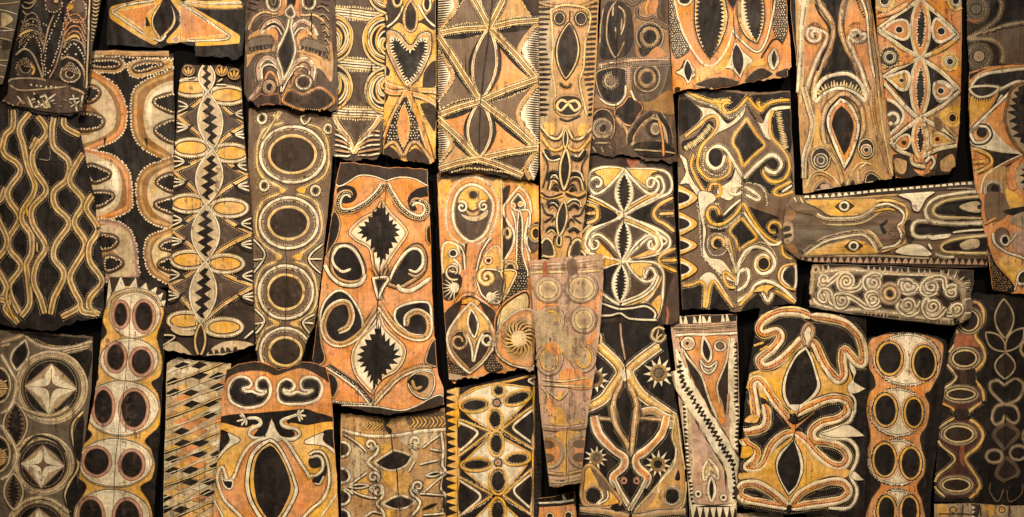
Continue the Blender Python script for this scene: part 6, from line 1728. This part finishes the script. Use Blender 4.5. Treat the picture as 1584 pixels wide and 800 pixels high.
SS = 'd9 h7.4 w2.4@2.6 w2.4@-2.6 b1.4'
for a in ((185, 248, 14, 42, 20, -.95, '140 290 180 310 260 250 330 200 420 195'), (385, 265, 18, 66, 60, -1.5, '320 260 340 330 430 345 500 320 540 250'), (630, 275, 16, 72, 40, 1.5, '690 220 640 200 560 240 560 310 620 355 700 320'), (945, 300, 14, 68, 180, -1.5, '880 260 880 340 940 370 1010 340'), (1150, 310, 24, 74, 200, 1.25, '1080 290 1070 360 1130 385 1200 350'), (1335, 360, 14, 56, -60, 1.0, '1280 330 1260 240 1170 230'),
          (180, 390, 16, 48, 60, -.95, '160 350 230 360 250 450 330 490'), (340, 435, 16, 62, 0, 1.35, '290 400 380 390 470 430 560 490 640 500 690 470'), (620, 425, 14, 54, 30, 1.2, '570 390 640 370 690 430'), (935, 480, 20, 72, 30, 1.4, '880 430 860 500 930 560 1010 540 1060 440'), (1160, 490, 22, 66, 60, 1.3, '1110 430 1080 500 1130 580 1210 580 1280 500'), (1380, 510, 14, 48, 40, 1.2, '1340 490 1340 560 1290 560')):
    SP(SS, *a[:6], tail=a[6], n='pale_spiral')
with G():
    F('d', ell(778, 376, 86, 88), 'h4', n='ring_ground'); E('k', 778, 376, 48, 50, b='d4 o4 u2.4', n='ring_motif')

# eye pairs, orange
P('orange banded panel of paired black ovals in cream on black', '1342 524 1370 516 1395 513 1420 515 1450 521 1464 527 1466 540 1461 600 1452 660 1442 740 1432 860 1340 860 1337 760 1338 640', 'k', 2, 8, 0, (1, 1))
V(1325, 500, 5.333)
F('o', '95 200 120 130 220 90 400 80 580 100 700 150 720 230 690 400 640 500 600 560 560 590 600 680 580 830 520 930 540 1050 570 1130 555 1240 500 1320 500 1380 540 1480 530 1700 100 1700 110 1480 190 1350 190 1310 90 1160 80 1080 110 960 100 850 80 720 100 580 150 520 140 440 100 360', 'd2', n='orange_body')
DBL = [((415, 300, 278, 218), (270, 290, 90, 122), (555, 325, 86, 126)), ((335, 732, 230, 200), (235, 715, 80, 120), (465, 735, 62, 110)), ((325, 1145, 230, 192), (228, 1125, 80, 126), (440, 1150, 72, 118)), ((330, 1560, 190, 196), (245, 1545, 62, 110), (430, 1545, 60, 110))]
for o_, a, b_ in DBL:
    with G():
        F('w', ell(*o_), 'k2 d1@3 w1.6 k1.4/3.2', n='ringed_pair')
        for e in (a, b_):
            E('y', e[0], e[1], e[2] + 24, e[3] + 24, b='d1.4 k1/3 o1.6@-2.6', n='oval_rim'); E('k', *e, b='d1', n='oval_hollow')

# dark right panel
P('very dark panel with a yellow scalloped figure and outlined leaf chain', '1492 456 1510 452 1530 456 1560 453 1650 458 1650 782 1540 780 1445 776 1448 720 1452 660 1462 580 1470 530 1482 500', 'k', 2, 7, 0, (2, 1))
V(1434, 440, 4.444)
F('q', '220 130 320 130 375 190 370 260 325 340 375 430 385 510 310 610 330 660 380 740 370 830 300 880 265 900 285 930 350 970 370 1040 330 1130 255 1190 300 1280 345 1350 345 1400 280 1460 120 1460 60 1400 70 1320 180 1190 100 1110 68 1040 95 975 185 920 190 860 100 800 115 735 200 630 145 550 145 490 200 400 205 340 185 250', n='red_body')
B('d5 y4 u2^3', '300 120 350 130 385 190 380 260 340 310 330 360 380 430 395 510 360 570 315 610 330 660 375 720 390 800', n='figure_edge'); B('d4 u3', '190 280 210 350 190 410 140 490 140 550 200 630 170 680 110 730 100 800', n='figure_edge')
F('r', '215 330 330 330 310 360 350 430 290 420 220 425 180 450', n='red_field'); F('d', '190 590 310 590 300 620 340 700 180 700 210 640', n='brown_field'); F('a', '225 610 270 600 270 680 240 690', n='brown_field')
for x, y, a, b_ in ((285, 250, 70, 76), (258, 508, 84, 62), (232, 755, 100, 42)):
    with G():
        F('k', ell(x, y, a + 16, b_ + 14), 'h2.2', n='ring_motif'); R_('u2.4', x, y, a - 4, b_ - 6); E('d', x, y, a - 12, b_ - 14, n='ring_hollow')
def dleaf(*a, b='h2.4', c='d'): Lf(c, *a, b='d2 ' + b, n='chain_leaf')
dleaf(520, 100, 530, 370, 130); dleaf(400, 330, 535, 460, 96, c='k'); dleaf(660, 300, 535, 460, 100, c='k'); dleaf(535, 470, 530, 650, 140)
F('k', '525 690! 480 660 430 680 440 740 530 830! 630 780 660 690 610 650 560 670', 'd2 h2.6', n='chain_heart'); E('k', 690, 440, 50, 60, b='h2 y1', n='edge_disc')
V(1434, 620, 4.444)
B('d5 y4 u2^3', '370 10 300 60 270 90', n='figure_edge'); B('d5 o3.4 y2', '90 10 170 50 190 80', n='figure_edge'); B('d5 y4 u2^3', '290 130 350 170 380 240 340 320 260 390 300 470 345 540 355 600 290 670', n='figure_edge'); B('d5 u3 y1.6^3', '185 120 90 180 65 240 100 310 185 390 150 450 70 520 60 600 120 660', n='figure_edge')
F('d', '190 60 280 60 270 120 195 120', n='brown_field'); F('r', '225 300 250 300 250 450 220 400', n='red_field')
for x, y, a, b_ in ((215, 228, 100, 56), (198, 578, 94, 46)):
    with G():
        F('k', ell(x, y, a + 18, b_ + 15), 'h2.2', n='ring_motif'); R_('u2.6', x, y, a - 2, b_ - 2); E('d', x, y, a - 10, b_ - 10, n='ring_hollow')
F('k', '530 20! 470 40 440 110 460 160 510 140 525 100! 560 140 600 150 625 110 600 40', 'd2 h2.8', n='chain_heart'); F('d', '525 150! 450 230 520 330! 620 220', 'd1 b2.2', n='chain_leaf'); E('k', 455, 378, 54, 44, b='h2.6', n='chain_disc'); E('k', 620, 355, 56, 50, b='h2.6', n='chain_disc')
F('d', '525 380! 470 500 525 550! 620 500 590 430', 'd1 b2', n='chain_leaf'); B('b2', '430 560 425 620 480 690 520 600', n='chain_line'); B('b2', '650 570 640 640 560 690 540 610', n='chain_line'); E('k', 690, 240, 40, 50, b='t2', n='edge_disc'); CRACK('530 -400 530 600', 1)

# strip at the bottom
P('low yellowish panel edge with small rings below the very dark panel', '1444 779 1500 778 1560 781 1650 783 1650 860 1443 860', 'h', 3, 4, 2, (1, 1))
V(1434, 620, 4.444)
F('y', '70 710 140 710 140 780 70 780', n='yellow_patch'); F('y', '380 710 450 710 450 780 390 780', n='yellow_patch'); F('d', '300 700 350 700 340 790 300 790', n='dark_bar'); TEETH('w', '300 790 300 700', 5, 6, .8)
for x in (172, 505):
    with G():
        E('b', x, 745, 32, 30, b='d1.6 u1.6', n='small_ring'); E('y', x, 745, 15, n='ring_heart')
BB('d2', '240 700 230 790', '560 700 550 790', '350 700 360 790', n='dark_bar'); B('d2', '70 775 250 772 300 776', n='dark_bar')

P('brown panel edge showing below the winding orange snake panel', '1136 797 1170 793 1210 797 1218 806 1240 812 1250 860 1134 860', 'h', 1, 5, 1, (1.5, 1))
B('d3 w2', '1140 806 1180 800 1215 808', n='cream_line'); F('d', '1145 808 1180 805 1200 815 1150 820', n='dark_patch')
P('pale brown panel edge under the torn corner of the winding orange snake panel', '1250 796 1270 793 1310 800 1330 803 1332 860 1248 860', 'g', 1, 5, 1, (1.5, 1))
B('w2', '1255 803 1290 799 1325 808', n='cream_line')
